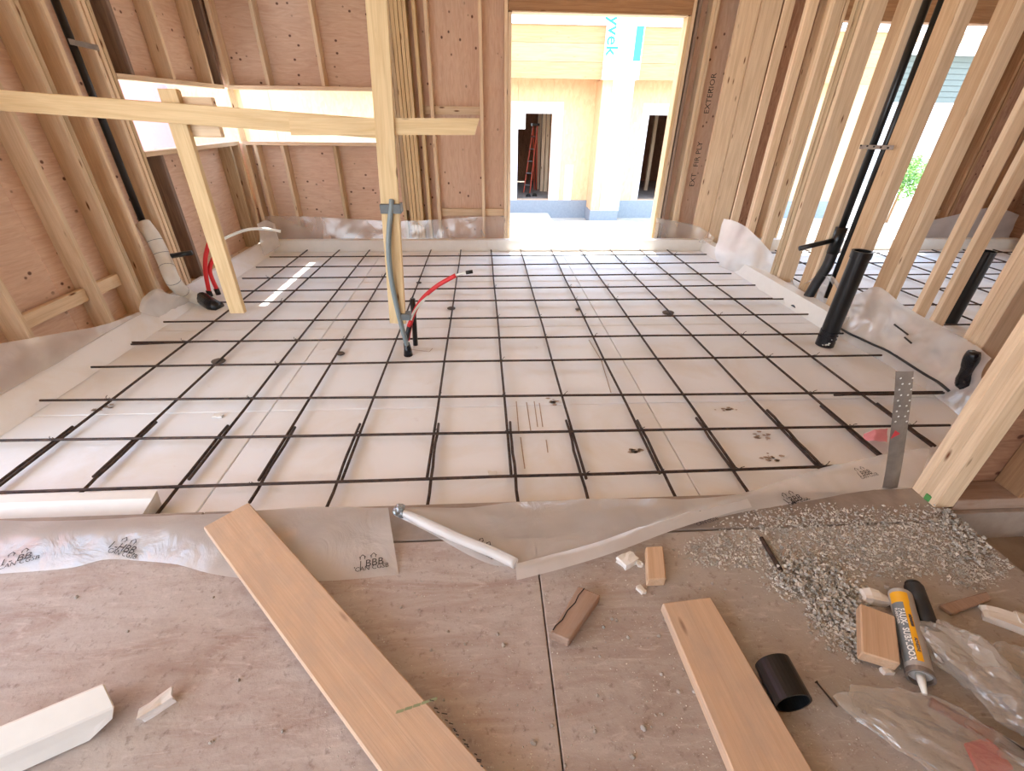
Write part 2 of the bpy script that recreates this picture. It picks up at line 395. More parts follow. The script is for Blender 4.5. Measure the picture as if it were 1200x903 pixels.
# ------------------------------------------------------------------ floor
floor = structure('floor')
for x0, x1 in ((-3.09, -1.42), (-1.42, .92), (.92, 2.96)):
    for y0, y1 in ((-.2, .72), (.72, 1.94), (1.94, 3.16), (3.16, 4.5)):
        block('foam_board', (x0 + .003, y0 + .003, ZF - .075), (x1 - .003, y1 - .003, ZF + R.uniform(-.003, .0)), M['foam'], floor, cham=.004)
for x0, x1 in ((3.1, 5.2), (5.2, 7.4)):
    for y0, y1 in ((-.2, 1.1), (1.1, 2.3), (2.3, 3.5), (3.5, 4.5)):
        block('foam_board', (x0 + .003, y0 + .003, ZF - .075), (x1 - .003, y1 - .003, ZF), M['foam'], floor, cham=.004)
block('pit_slab', (-3.3, -.6, -.7), (7.7, 4.75, ZF - .08), M['concrete'], floor)
block('foam_curb', (-2.95, 4.4, ZF), (2.96, 4.5, .1), M['foam_clean'], floor)
block('foam_curb', (3.1, 4.4, ZF), (7.4, 4.5, .1), M['foam_clean'], floor)
mesh_obj('foam_curb', prism_bm([(-2.79, -.2, ZF), (-2.97, -.2, ZF), (-2.97, -.2, .075), (-2.93, -.2, .075)], (0, 4.6, 0)), M['foam'], floor)
mesh_obj('foam_curb', prism_bm([(2.82, 2.9, ZF), (2.95, 2.9, ZF), (2.95, 2.9, .09), (2.84, 2.9, .09)], (0, 1.5, 0)), M['foam_clean'], floor)
mesh_obj('foam_curb', prism_bm([(2.80, 1.72, ZF), (2.93, 1.72, ZF), (2.93, 1.72, .1), (2.82, 1.72, .1)], (0, 1.15, 0)), M['foam_clean'], floor)
for x0, x1 in ((-5.5, -1.3), (-1.3, 1.05), (1.05, 1.915)):
    block('concrete_ledge', (x0 + .002, -.385, -.1), (x1 - .002, -.195, NF), M['concrete'], floor)
for x0, x1 in ((-5.5, -2.35), (-2.35, .085), (.085, 1.915)):
    for y0, y1 in ((-1.61, -.392), (-2.83, -1.61), (-4.5, -2.83)):
        block('subfloor_panel', (x0 + .002, y0 + .002, NF - .04), (x1 - .002, y1 - .002, NF), M['subfloor'], floor)
block('slab_below', (-5.5, -4.5, -.7), (1.905, -.25, NF - .045), M['concrete'], floor)
block('stair_pit', (1.915, -4.5, -.8), (6, -.34, -.7), M['concrete'], floor)
block('foundation_wall', (1.915, -.34, -.8), (6, -.2, NF - .02), M['concrete'], floor)

# ------------------------------------------------------------------ walls
def vstud(parent, lo, hi, z0, z1, mat=None):
    return block('stud', (lo[0], lo[1], z0), (hi[0], hi[1], z1), mat or M['spf'], parent, 'z')
wl = structure('wall_left', (XL, 0, 0))
PL0 = XL - .14                                 # inner face of the left sheathing
block('sill_plate', (PL0, .35, -.01), (XL, 4.69, .05), M['spf'], wl, 'y')
block('top_plate', (PL0, .35, TOP - .04), (XL, 4.69, TOP), M['spf'], wl, 'y')
WY0, WY1, WZ0, WZ1 = 2.83, 4.55, 1.205, 1.715
for y, dy, z0, z1, mt in ((.55, .04, .05, TOP, 'spf'), (1.11, .04, .05, TOP, 'spf'), (1.735, .04, .05, TOP, 'spf'), (2.128, .04, .05, TOP, 'spf_pale'), (2.085, .04, .05, TOP, 'spf'),
                      (2.345, .04, .05, TOP, 'spf'), (2.68, .04, .05, TOP, 'spf'), (2.735, .04, .05, TOP, 'spf'), (2.785, .04, .05, TOP, 'spf_pale'),
                      (3.02, .04, .05, WZ0 - .04, 'spf_grey'), (3.02, .04, WZ1 + .04, TOP - .04, 'spf_grey'),  # grey wood stands in for the shade on this stud's near face
                      (3.60, .04, .05, WZ0 - .04, 'spf'), (3.60, .04, WZ1 + .04, TOP - .04, 'spf'),
                      (4.30, .04, .05, WZ0 - .04, 'spf_pale'), (4.30, .04, WZ1 + .04, TOP - .04, 'spf'), (4.50, .045, .05, WZ0 - .04, 'spf'), (4.50, .045, WZ1 + .04, TOP - .04, 'spf_grey')):
    vstud(wl, (PL0, y), (XL, y + dy), z0, z1, M[mt])
block('window_sill', (PL0, WY0, WZ0 - .04), (XL, WY1, WZ0), M['spf'], wl, 'y')
block('window_head', (PL0, WY0, WZ1), (XL, WY1, WZ1 + .04), M['spf'], wl, 'y')
block('blocking', (PL0 + .03, 1.15, .30), (PL0 + .07, 1.73, .39), M['spf'], wl, 'y')
block('blocking', (PL0 + .03, 1.78, .30), (PL0 + .07, 2.08, .39), M['spf'], wl, 'y')
block('plywood_sheet', (PL0 - .013, .35, -.1), (PL0, 1.6, TOP), M['ply'], wl, 'y')
block('plywood_sheet', (PL0 - .013, 1.603, -.1), (PL0, 2.82, TOP), M['ply'], wl, 'y')
block('plywood_sheet', (PL0 - .013, 2.823, -.1), (PL0, 4.70, WZ0 - .02), M['ply'], wl, 'y')
block('plywood_sheet', (PL0 - .013, 2.823, WZ1 + .02), (PL0, 4.70, TOP), M['ply'], wl, 'y')

wb = structure('wall_back', (0, YB, 0))
PB0 = YB + .14
BX0, BX1 = -2.85, -1.13
DX0, DX1, DZ = .246, 2.175, 2.45
block('sill_plate', (XL, YB, .0), (DX0 - .06, PB0, .05), M['spf'], wb)
block('sill_plate', (DX1 + .03, YB, .0), (3.9, PB0, .05), M['spf'], wb)
block('top_plate', (XL, YB, TOP - .04), (7.4, PB0, TOP), M['spf'], wb)
for x in (-2.49, -1.885):
    vstud(wb, (x, YB), (x + .038, PB0), .05, WZ0 - .04, M['spf_pale'] if x > -2 else M['spf']); vstud(wb, (x, YB), (x + .038, PB0), WZ1 + .04, TOP - .04)
vstud(wb, (-2.93, YB), (-2.885, PB0), .05, WZ0 - .04); vstud(wb, (-2.93, YB), (-2.885, PB0), WZ1 + .04, TOP - .04)
vstud(wb, (-2.93, YB), (-2.86, PB0), WZ0, WZ1, M['brace'])
vstud(wb, (-2.80, YB), (-2.762, PB0), .05, WZ0 - .04)
for x, z0, mt in ((-1.128, .05, 'spf_pale'), (-1.086, .44, 'spf_pale'), (-1.044, .05, 'brace'), (-1.002, .05, 'brace'), (-.957, .05, 'brace'), (-.915, .05, 'brace'), (-.815, .05, 'brace'),
                  (-.692, .05, 'spf'), (-.118, .05, 'spf'), (.165, .05, 'spf'), (.206, .05, 'spf'), (DX1, .05, 'brace'), (DX1 + .04, .05, 'spf'), (2.27, .05, 'spf_grey'),
                  (2.425, .05, 'spf'), (2.465, .05, 'spf')):
    vstud(wb, (x, YB - (.012 if mt == 'brace' and x < 0 else 0)), (x + .038, PB0), z0, DZ if x in (.206, DX1) else TOP - .04, M[mt])
block('window_sill', (XL + .03, YB, WZ0 - .04), (BX1, PB0, WZ0), M['spf'], wb)
block('window_head', (XL + .03, YB, WZ1), (BX1, PB0, WZ1 + .04), M['spf'], wb)
for z in (.36, 1.5):
    block('blocking', (-.65, PB0 - .05, z), (-.12, PB0 - .01, z + .085), M['spf'], wb)
    if z < 1: block('blocking', (-.078, PB0 - .05, z), (.163, PB0 - .01, z + .085), M['spf'], wb)
block('blocking', (-.775, PB0 - .05, 1.5), (-.695, PB0 - .01, 1.585), M['spf'], wb)
block('door_header', (DX0 - .04, YB + .005, DZ + .012), (DX1 + .04, PB0, TOP - .04), M['header'], wb)
block('door_header', (DX0, YB, DZ), (DX1, PB0, DZ + .012), M['spf'], wb)
def bply(x0, x1, z0, z1, mat='ply', along='z'):
    block('plywood_sheet', (x0 + .002, PB0, z0), (x1 - .002, PB0 + .013, z1), M[mat], wb, along)
bply(-3.1, -1.13, -.1, WZ0 - .02, along='x'); bply(-3.1, -1.13, WZ1 + .02, TOP, along='x')
bply(-1.13, DX0, -.1, TOP); bply(DX1, 3.0, -.1, TOP); bply(3.0, 3.95, -.1, TOP, 'ply_dark'); bply(DX0, DX1, DZ, TOP, 'ply', 'x')
bply(5.87, 7.42, -.1, TOP, 'ply_dark'); bply(3.95, 5.87, DZ, TOP, 'ply_dark', 'x')
for zc_, tx in ((1.75, 'EXTERIOR'), (1.1, 'FIR PLY'), (.8, 'EXT')):
    bm = text_bm(tx, .09); bmesh.ops.triangulate(bm, faces=bm.faces[:])
    bm.transform(Matrix.Translation((2.655, PB0 - .0015, zc_)) @ Matrix.Rotation(math.pi / 2, 4, 'X') @ Matrix.Rotation(math.pi / 2, 4, 'Z'))
    mesh_obj('printed_stamp', bm, M['ink'], wb)
# the pair of wide posts in the corner, then the far room's opening
block('corner_post', (2.70, YB - .06, .05), (2.925, YB - .02, TOP), M['spf'], wb, 'z'); block('corner_post', (2.93, YB - .075, .05), (3.16, YB - .035, TOP), M['spf'], wb, 'z')
for x in (3.3, 3.7, 3.912, 5.87, 6.25, 6.3, 6.9):
    vstud(wb, (x, YB), (x + .038, PB0), .05, TOP - .04, M['spf'] if x < 5 else M['header'])
block('door_header', (3.912, YB + .005, DZ), (5.91, PB0, TOP - .04), M['header'], wb)
block('sill_plate', (5.87, YB, .0), (7.4, PB0, .05), M['spf'], wb)
block('blocking', (5.91, PB0 - .05, .36), (6.25, PB0 - .01, .445), M['header'], wb)

wr = structure('wall_right', (XR, 0, 0))
block('sill_plate', (XR, .6, -.01), (XR + .09, 4.4, .045), M['spf'], wr, 'y')
block('top_plate', (XR, -.2, TOP - .04), (XR + .09, 4.4, TOP), M['spf'], wr, 'y')
for y in (4.022, 3.642, 3.604, 3.252, 3.214, 2.30, 1.88, 1.488, 1.21, 1.06):
    vstud(wr, (XR, y), (XR + .089, y + .038), .045, TOP - .04)
for y0, y1 in ((2.342, 2.47), (1.922, 2.055), (1.53, 1.65)):
    vstud(wr, (XR + .004, y0), (XR + .042, y1), .045, TOP - .04, M['spf_tan'])
for k in range(3): vstud(wr, (XR - .006 * k, 2.79 + k * .053), (XR + .16, 2.842 + k * .053), .045, TOP - .04, M['spf_pale'] if k else M['spf'])
for k in range(3): vstud(wr, (XR, .70 + k * .046), (XR + .14, .745 + k * .046), .045, TOP - .04)
wf = structure('wall_front', (1.9, -.26, NF))
for k in range(3): vstud(wf, (1.85, -.318 + k * .0405), (1.939, -.278 + k * .0405), NF, TOP - .04, M['spf'])
block('sill_plate', (1.94, -.318, NF - .02), (4.2, -.205, NF + .04), M['dusty_wood'], wf)
block('top_plate', (1.85, -.318, TOP - .04), (4.2, -.197, TOP), M['spf'], wf)
block('plywood_sheet', (1.94, -.203, -.05), (4.2, -.19, TOP), M['ply_dark'], wf)  # shade on this sheet is put into its darker plywood colour
for x in (2.22, 2.6, 3.0): vstud(wf, (x, -.316), (x + .038, -.205), NF + .04, TOP - .04, M['header'])
block('paint_mark', (1.8485, -.288, NF + .004), (1.8505, -.262, NF + .035), M['green'], wf)
wz = structure('wall_rear_unseen', (1, -4.5, NF))  # unseen walls behind and to the right, added to cut the light there
block('plywood_sheet', (-1.2, -4.52, NF), (6.5, -4.5, TOP), M['osb'], wz)
block('plywood_sheet', (6.5, -4.5, -.7), (6.52, -.2, TOP), M['osb'], wz, 'y')
for k in range(12): vstud(wz, (-1.2 + k * .61, -4.5), (-1.162 + k * .61, -4.36), NF, TOP - .04)
wq = structure('wall_far', (7.4, 0, 0))
block('plywood_sheet', (7.4, -.2, -.1), (7.415, 4.7, TOP), M['ply_dark'], wq, 'y')
for k in range(8): vstud(wq, (7.26, .3 + k * .55), (7.4, .338 + k * .55), 0, TOP - .04, M['header'])
# ceiling with one narrow slit added at the left to throw the sun strip
ce = structure('ceiling', (0, 2, TOP))
sx0 = -2.175 + .02; SL0, SL1 = 2.5 + TOP / math.tan(SUN_EL), 4.2 + TOP / math.tan(SUN_EL)
SL1 = min(SL1, 4.52)
for lo, hi in (((-3.12, -.2), (sx0 - .03, 4.72)), ((sx0 + .03, -.2), (7.43, 4.72)), ((sx0 - .03, -.2), (sx0 + .03, SL0)), ((sx0 - .03, SL1), (sx0 + .03, 4.72))):
    block('ceiling_panel', (lo[0], lo[1], TOP + .002), (hi[0], hi[1], TOP + .02), M['osb'], ce)
block('ceiling_panel', (-4.2, -4.6, TOP + .002), (6.5, -.202, TOP + .02), M['osb'], ce)

# ------------------------------------------------------------------ rebar
S_ = .3962
ORD = ['first', 'second', 'third', 'fourth', 'fifth', 'sixth', 'seventh', 'eighth', 'ninth', 'tenth', 'eleventh', 'twelfth', 'thirteenth']
RB = .0076
def bar(p0, p1, label, group, nm='rebar', r=RB, wob=.004):
    p0, p1 = Vector(p0), Vector(p1); n = 7; pts = []
    for k in range(n + 1):
        q = p0.lerp(p1, k / n)
        if 0 < k < n: q = q + V(R.uniform(-wob, wob), R.uniform(-wob, wob), R.uniform(-.001, .001))
        pts.append(q)
    return props(mesh_obj(nm, tube_bm(pts, r, 8), M['rust'], smooth=True), label, 'rebar', group)
ROWS = [(561, (-2, 577), (978, 546)), (509, (-30, 516.5), (1113, 498)), (463, (47, 469), (1107, 459)), (423.5, (107, 430), (1033, 416)), (395.5, (155, 401), (988, 390.5)),
        (373, (192, 377), (955, 368)), (352, (250, 354), (905, 349.5)), (337, (262, 341), (885, 334)), (322, (284, 326), (857, 320.5)), (310, (300, 313), (845, 307.5)), (298, (316, 301), (828, 298))]
wire = None
COLX = []
FARX = [360, 397.5, 433, 469, 505, 540, 575.5, 610, 646, 680, 715, 750, 782]
MIDX = [(66, 514), (156, 512), (259, 510), (334, 509), (420, 508.5), (507.5, 508), (595, 508), (672.5, 507), (751, 505.5), (832.5, 504), (917, 500), (997.5, 499.5), (1064, 498.5)]
NEAR = [(-30, 585), (79, 589), (174, 604), (288, 586), (390, 591), (491, 593), (596, 589), (690, 585), (788, 583), (880, 575), (959, 547), (1033, 533), (1100, 520)]
ends = []
for k, (yc, a, b) in enumerate(ROWS):
    A, B = az(*a, 0), az(*b, 0); A.x = max(A.x, -2.83 if k else -2.79); 
    if k == 1: A = V(-2.79, A.y, 0)
    A.z = B.z = 0; ends.append((A, B))
    wh = 'nearest' if k == 0 else ('farthest' if k == 10 else ORD[k] + ' nearest')
    rb = bar(A, B, f'long rusty crosswise steel bar of the floor grid, {wh} of the eleven', 'crosswise bars of the grid')
    ends[k] = (A, B, rb)
for k, a, b in ((4, (156, 401.8), (257, 397.8)), (6, (835, 349.6), (938, 349)), (2, (975, 460.5), (1107, 458.2))):
    A, B = az(*a, 0), az(*b, 0); A.y -= .022; B.y -= .022; A.z = B.z = 0
    bar(A, B, {4: 'short steel lap bar beside a crosswise bar at the left edge of the grid', 6: 'short steel lap bar on a crosswise bar toward the white raised flap', 2: 'short steel lap bar at the right beside the perforated strap'}[k], 'short lap bars')
LAPTOP = [(92, 497), (176, 492), (268, 496), (340, 498), (428, 494), (507, 494), (594, 492), (668, 490), (747, 490), (822, 487), (898, 478), (968, 473), (1037, 470)]
LAPBOT = [(-20, 590), (110, 556), (219, 559), (305, 560), (398, 561), (501, 558), (596, 556), (683, 558), (776, 552), (866, 548), (959, 547), (1033, 533), (1100, 520)]
for j in range(13):
    zc = -2 * RB + .001
    Af = az(FARX[j], 291.5, 0); Am = az(*MIDX[j], 0); An = az(*LAPBOT[j], 0)
    Af.z = Am.z = An.z = zc
    d = (Am - Af); An2 = Af + d * ((An.y - Af.y) / d.y)
    if j == 12: pass
    side = ORD[j] + ' from the left' if j < 12 else 'rightmost of all'
    bar(Af, An2, f'long rusty steel bar running away toward the back wall, {side}', 'lengthwise bars of the grid')
    T = az(*LAPTOP[j], 0); T.x = An2.lerp(Am, min(1, max(0, (T.y - An2.y) / max(.01, Am.y - An2.y)))).x; N_ = az(*NEAR[j], 0)
    T.z = N_.z = zc; off = (.02 if j < 6 else -.02) * (1 if j % 2 else -1); N_.y = max(N_.y, -.19)
    T.x += off; 
    nx = An2.x + (An2.x - Am.x) * .3
    dl = (An2 - Am).normalized(); bar(T, T + dl * ((N_.y - T.y) / dl.y), f'short steel lap bar at the near edge of the grid, {side}', 'short bars at the near edge')
    COLX.append((Af, An2))
# tie wires at some crossings, parts of the crosswise bars
tw = bmesh.new()
for sgn in (1, -1): tube_bm([(sgn * .012, .012, -.012), (sgn * .012, 0, .012), (0, -.012, .011)], .0016, 4, bm=tw)
tube_bm([(0, -.012, .011), (.004, -.02, .03), (.016, -.022, .04)], .0018, 4, bm=tw)
twm = bpy.data.meshes.new('tie_wire'); tw.to_mesh(twm); tw.free(); twm.materials.append(M['wire'])
for k in range(11):
    A, B, rb = ends[k]
    for j in range(13):
        if R.random() < (.42 if k < 7 else .25):
            Af, An = COLX[j]; t = (A.y - Af.y) / (An.y - Af.y); x = Af.x + (An.x - Af.x) * t
            if not (min(A.x, B.x) < x < max(A.x, B.x)): continue
            y = A.y + (B.y - A.y) * (x - A.x) / (B.x - A.x)
            link(bpy.data.objects.new('tie_wire', twm), rb, Matrix.Translation((x, y, 0)) @ Matrix.Rotation(R.uniform(-.8, .8), 4, 'Z'))
# dirt and scratches on the foam, flat marks that stay where they are
for x, y, a, b in ((850, 479, .05, .018), (893, 511, .06, .02), (905, 536, .05, .015), (650, 470, .03, .02), (120, 478, .05, .02), (745, 528, .03, .01)):
    c = az(x, y, ZF + .0015); bm = bmesh.new()
    for k in range(14):
        q = c + V(R.gauss(0, a * .6), R.gauss(0, b), 0); rr = R.uniform(.006, .018)
        bm.faces.new([bm.verts.new(q + V(math.cos(t) * rr * R.uniform(.6, 1.4), math.sin(t) * rr * .6, 0)) for t in (0, 1, 2.1, 3.1, 4.2, 5.3)])
    props(mesh_obj('mud_print', bm, M['spacer'] if k < 0 else M['mud'], floor), kind='stuff')
bm = bmesh.new()
for x0, y0, x1, y1 in ((605, 470, 608, 505), (617, 471, 622, 505), (626, 470, 630, 500), (632, 472, 636, 500), (610, 512, 615, 549), (640, 515, 642, 530), (704, 420, 716, 460), (690, 398, 706, 424), (507, 408, 503, 412), (503, 412, 480, 409)):
    p0, p1 = az(x0, y0, ZF + .001), az(x1, y1, ZF + .001); w_ = (p1 - p0).cross(V(0, 0, 1)).normalized() * .003
    bm.faces.new([bm.verts.new(q) for q in (p0 - w_, p1 - w_, p1 + w_, p0 + w_)])
props(mesh_obj('scratch', bm, M['mud'], floor), kind='stuff')
# stones / pads under the bars
for (x, y), rr, lb in (((256, 423), .05, 'round dark concrete spacer under the bars at the left of the grid'), ((399, 414), .035, 'dark spacer pad between bars in front of the grey conduit'),
                   ((491, 331), .03, 'small dark spacer pad behind the grey conduit'), ((529, 361), .04, 'dark spacer pad under a bar, below the red sleeve'),
                   ((677, 362), .026, 'smallest dark spacer pad in the middle of the grid'), ((783, 366), .055, 'largest brown spacer stone right of the grid centre'), ((186, 0), 0, '')):
    if not rr: continue
    c = az(x, y, ZF + .01); bm = bmesh.new(); bmesh.ops.create_icosphere(bm, subdivisions=2, radius=rr)
    for v in bm.verts: v.co = c + V(v.co.x, v.co.y * .8, max(-.012, v.co.z * .34)) * (1 + .12 * noise.noise(v.co * 40))
    props(mesh_obj('rebar_spacer', bm, M['spacer'], smooth=True), lb, 'spacer', 'spacers under the bars')
# the far room's grid
for k in range(9):
    y = .35 + k * .47
    bar((3.2, y, 0), (7.1, y + R.uniform(-.03, .03), 0), f'crosswise steel bar in the room beyond the right studs, {ORD[k]} from the near end', 'bars in the far room', r=.0075)
for k in range(9):
    x = 3.35 + k * .45
    bar((x, .1, -.016), (x + R.uniform(-.03, .03), 4.3, -.016), f'lengthwise steel bar in the room beyond the right studs, {ORD[k]} from the stud wall', 'bars in the far room', r=.0075)

# ------------------------------------------------------------------ hanging brace frame over the grid
Yb = 1.40
br = thing('brace_frame', (-.66, Yb, .25), 'pale timber brace of two crosspieces, tall post and short hanging stake', 'brace')
def pair(a, b, Y): return ay(*a, Y), ay(*b, Y)
tp, bt = ay(441.5, 0, Yb), ay(466.5, 378, Yb); d = (tp - bt); tp = bt + d * ((TOP - bt.z) / d.z)
board('post', bt, tp, .11, .038, (1, 0, 0), M['brace'], br)
Y1 = Yb + .04
p, q = ay(0, 117.5, Y1), ay(450, 151, Y1); p = p + (p - q).normalized() * (p.x + 2.93); board('crosspiece', p, q, .1, .038, (0, 0, 1), M['brace'], br)
Y2 = Yb + .0385
p, q = ay(338, 150, Yb + .001), ay(562, 147.5, Yb + .04)
a1, a2 = V(p.x, Yb + .0, p.z), V(q.x, Yb + .04, q.z)
poly = [ay(338, 138, Y1 - .04), ay(562, 138.5, Y1 - .04), ay(556, 158, Y1 - .04), ay(341, 158.5, Y1 - .04)]
o = mesh_obj('crosspiece', prism_bm([v + V(0, .0, 0) for v in poly], (0, .038, 0)), M['brace'], br, mw=frame((poly[0] + poly[2]) / 2, V(1, 0, 0), V(0, 0, 1)))
Y3 = Y1 + .04
board('stake', ay(279.5, 366, Y3), ay(197, 104, Y3), .1, .038, (1, 0, 0), M['brace'], br)
p0, p1 = ay(212, 137, Y3 + .04), ay(256, 138, Y3 + .04)
board('cleat', p0, p1, .2, .038, (0, 0, 1), M['spf'], br)
board('cleat', ay(190, 113, Y3 + .03), ay(212, 114, Y3 + .03), .07, .036, (0, 0, 1), M['spf'], br)

# ------------------------------------------------------------------ pipes and conduits
# grey conduit on the tall post
cf = az(480, 416, ZF)
pts = [cf, ay(477, 405, cf.y + .0), ay(468, 372, Yb - .03), ay(459, 330, Yb - .05), ay(455.5, 295, Yb - .055), ay(456, 268, Yb - .04), ay(458.5, 243, Yb - .035), ay(459, 234, Yb - .02)]
cu = thing('conduit', cf, 'grey bowed electrical conduit taped to the hanging timber post', 'conduit')
mesh_obj('tube', tube_bm(smooth_path(pts, 6), .0165, 12), M['conduit'], cu, smooth=True)
for (x, y0, y1, wpx) in ((459, 238, 249, 0), (474, 366, 373, 1)):
    c = ay(x, (y0 + y1) / 2, Yb - .0); h = abs(ay(x, y0, Yb).z - ay(x, y1, Yb).z)
    board('tape', (c.x, Yb - .002, c.z - h / 2), (c.x, Yb - .002, c.z + h / 2), .128 if not wpx else .09, .084 if not wpx else .07, (1, 0, 0), M['tape_grey'], cu)
mesh_obj('taped_foot', tube_bm([cf + V(-.01, 0, .0), cf + V(-.008, 0, .05), cf + V(-.014, .01, .1)], [.034, .028, .022], 10), M['tape_black'], cu, smooth=True)
# black and red sleeve beside it
c2 = az(487, 404, ZF)
sl = thing('water_sleeve', c2, 'red sleeve with white tubing arching up beside the grey conduit', 'pipe')
mesh_obj('black_socket', tube_bm([c2, ay(483.5, 350, c2.y)], .019, 12), M['abs'], sl, smooth=True)
yy = c2.y - .03
tubept = [ay(478, 398, yy), ay(480, 385, yy), ay(485, 367, yy), ay(495, 350, yy), ay(512, 335, yy - .01), ay(534, 322.5, yy - .02)]
mesh_obj('red_sleeve', tube_bm(smooth_path(tubept, 6), .0155, 12), M['red'], sl, smooth=True)
mesh_obj('white_tubing', tube_bm(smooth_path([ay(533, 323, yy - .02), ay(541, 320.5, yy - .02), ay(548, 319, yy - .02)], 4), .0085, 10), M['white_pipe'], sl, smooth=True)
mesh_obj('black_cap', tube_bm([ay(546, 319.3, yy - .02), ay(554, 318, yy - .02)], .013, 10), M['abs'], sl, smooth=True)
mesh_obj('white_tubing', tube_bm(smooth_path([ay(480, 378, yy - .03), ay(485, 366, yy - .03), ay(493, 355, yy - .03), ay(502, 347, yy - .03)], 4), .009, 10), M['white_pipe'], sl, smooth=True)
mesh_obj('red_sleeve', tube_bm([ay(479, 382, yy - .03), ay(482, 375, yy - .03)], .016, 10), M['red'], sl, smooth=True)
mesh_obj('black_socket', tube_bm([ay(476, 398, yy - .02), ay(480, 381, yy - .02)], .018, 10), M['abs_dusty'], sl, smooth=True)
# large upright drain pipe at the right
b0 = az(966, 404, ZF); t0 = ay(1003, 294, b0.y); ht = t0.z - ZF
b0v = V(b0.x, b0.y, ZF); t0v = V(b0.x, b0.y, t0.z)
dp = thing('drain_pipe', b0v, 'large black drain pipe standing upright at the right of the grid', 'pipe')
mesh_obj('pipe_wall', pipe_bm(b0v + V(0, 0, .0), t0v, .062, .055, 28), M['abs'], dp, smooth=False)
mesh_obj('rim', pipe_bm(t0v - V(0, 0, .05), t0v + V(0, 0, .001), .068, .0551, 28), M['abs'], dp)
mesh_obj('tape_wrap', pipe_bm(b0v + V(0, 0, .001), b0v + V(0, 0, .13), .066, .0621, 28), M['tape_black'], dp)
bm = bmesh.new()
for k in range(26):
    a = R.uniform(-2.6, .3); z = R.uniform(.02, .12); c = b0v + V(math.cos(a) * .0655, math.sin(a) * .0655, z)
    q = bmesh.ops.create_icosphere(bm, subdivisions=1, radius=R.uniform(.004, .009))
    for v in q['verts']: v.co = c + V(v.co.x, v.co.y, v.co.z * R.uniform(.5, 1.6)) * .9
props(mesh_obj('foam_flecks', bm, M['foam_clean'], dp), kind='stuff')
# second one in the far room
b1 = ax(1118, 372, 3.5); b1 = az(1112, 378, ZF); t1 = ay(1163, 294, b1.y)
o = mesh_obj('drain_pipe', pipe_bm(V(b1.x, b1.y, ZF), V(b1.x, b1.y, t1.z), .056, .049, 24), M['abs']); props(o, 'black drain pipe standing in the room behind the right stud wall', 'pipe', 'upright drain pipes')
# vent pipes in the right wall
Xp = XR + .02
vp = thing('vent_pipe', ax(985, 292, Xp), 'black vent pipe with side stub, rising between the right wall studs', 'pipe')
t_ = ax(1088, 0, Xp); l_ = ax(984, 275, Xp); yv = ax(1064.5, 60, Xp).y
mesh_obj('riser', tube_bm([V(Xp, yv, l_.z), V(Xp, yv, TOP - .05)], .027, 14), M['abs'], vp, smooth=True)
tee0 = V(Xp, yv, l_.z + .04)
mesh_obj('tee', tube_bm([V(Xp, yv, l_.z + .06), V(Xp, yv, l_.z - .16)], .047, 16), M['abs'], vp, smooth=True)
mesh_obj('stub', tube_bm([V(Xp, yv, l_.z - .04), ay(937, 291, yv)], .021, 12), M['abs'], vp, smooth=True)
ef = az(932, 363, ZF)
mesh_obj('bend', tube_bm(smooth_path([V(Xp, yv, l_.z - .15), V(Xp - .02, yv - .02, l_.z - .27), (Vector((Xp, yv, l_.z - .32)) * .7 + ef * .3), ef * .6 + V(Xp, yv, .02) * .4 + V(0, 0, .05), ef], 6), .043, 14), M['abs_dusty'], vp, smooth=True)
mesh_obj('tape_wrap', tube_bm([ef + V(.14, .0, .11), ef + V(.02, 0, .005), ef + V(-.03, 0, -.0)], [.05, .052, .05], 14), M['tape_black'], vp, smooth=True)
y2 = ax(1081, 60, Xp + .03).y
v2 = props(mesh_obj('vent_pipe', tube_bm([V(Xp + .03, y2, .12), V(Xp + .03, y2, TOP - .05)], .024, 14), M['abs'], smooth=True), 'thinner black riser close beside the stubbed vent pipe', 'pipe')
zs = ax(1030, 171, Xp).z
st = thing('pipe_strap', (Xp - .035, yv - .05, zs), 'grey metal strap across the two black risers on the right', 'strap', 'pipe straps')
board('band', (Xp - .035, y2 - .16, zs), (Xp - .035, yv + .09, zs - .015), .03, .003, (0, 0, 1), M['galv'], st)
for k in range(5): board('slot', (Xp - .0368, y2 - .12 + k * .07, zs - .004), (Xp - .0368, y2 - .1 + k * .07, zs - .005), .012, .0008, (0, 0, 1), M['hole'], st, cham=0)
# vent pipe in the left wall, white wrapped elbow
Xq = XL - .05
le = ax(168, 262, Xq); lt = ax(62, 0, Xq)
lp_ = thing('vent_pipe', le, 'black vent pipe in the left wall ending in white wrapped elbow', 'pipe')
mesh_obj('riser', tube_bm([V(Xq, le.y, le.z - .03), V(Xq, le.y, TOP - .05)], .026, 14), M['abs'], lp_, smooth=True)
e_end = az(238, 352, ZF + .03)
pw = [V(Xq, le.y, le.z), ax(180, 279, -2.93), ax(192, 303, -2.88), ax(203, 329, -2.8), az(219, 345, .06), e_end]
mesh_obj('wrapped_elbow', tube_bm(smooth_path(pw, 8), [.058] * 30 + [.055] * 11, 16), M['wrap'], lp_, smooth=True)
for q in (9, 14, 19, 24, 29):
    pth = smooth_path(pw, 8); a, b = pth[q], pth[q + 1]; dd = (b - a).normalized()
    mesh_obj('band', tube_bm([a, a + dd * .004], .0592 if q < 30 else .056, 16), M['tape_grey'], lp_, smooth=False)
mesh_obj('tape_wrap', tube_bm([e_end + V(-.01, .01, .02), az(250, 358, ZF + .02), az(258, 361, ZF)], [.06, .062, .055], 12), M['tape_black'], lp_, smooth=True)
sb = ax(200, 300, -2.84)
mesh_obj('stub', tube_bm([sb, sb + V(.19, -.0, .03)], .021, 12), M['abs'], lp_, smooth=True)
zs = ax(82, 50, Xq).z
s2 = thing('pipe_strap', (XL + .003, le.y, zs), 'grey metal strap across the black pipe in the left wall', 'strap', 'pipe straps')
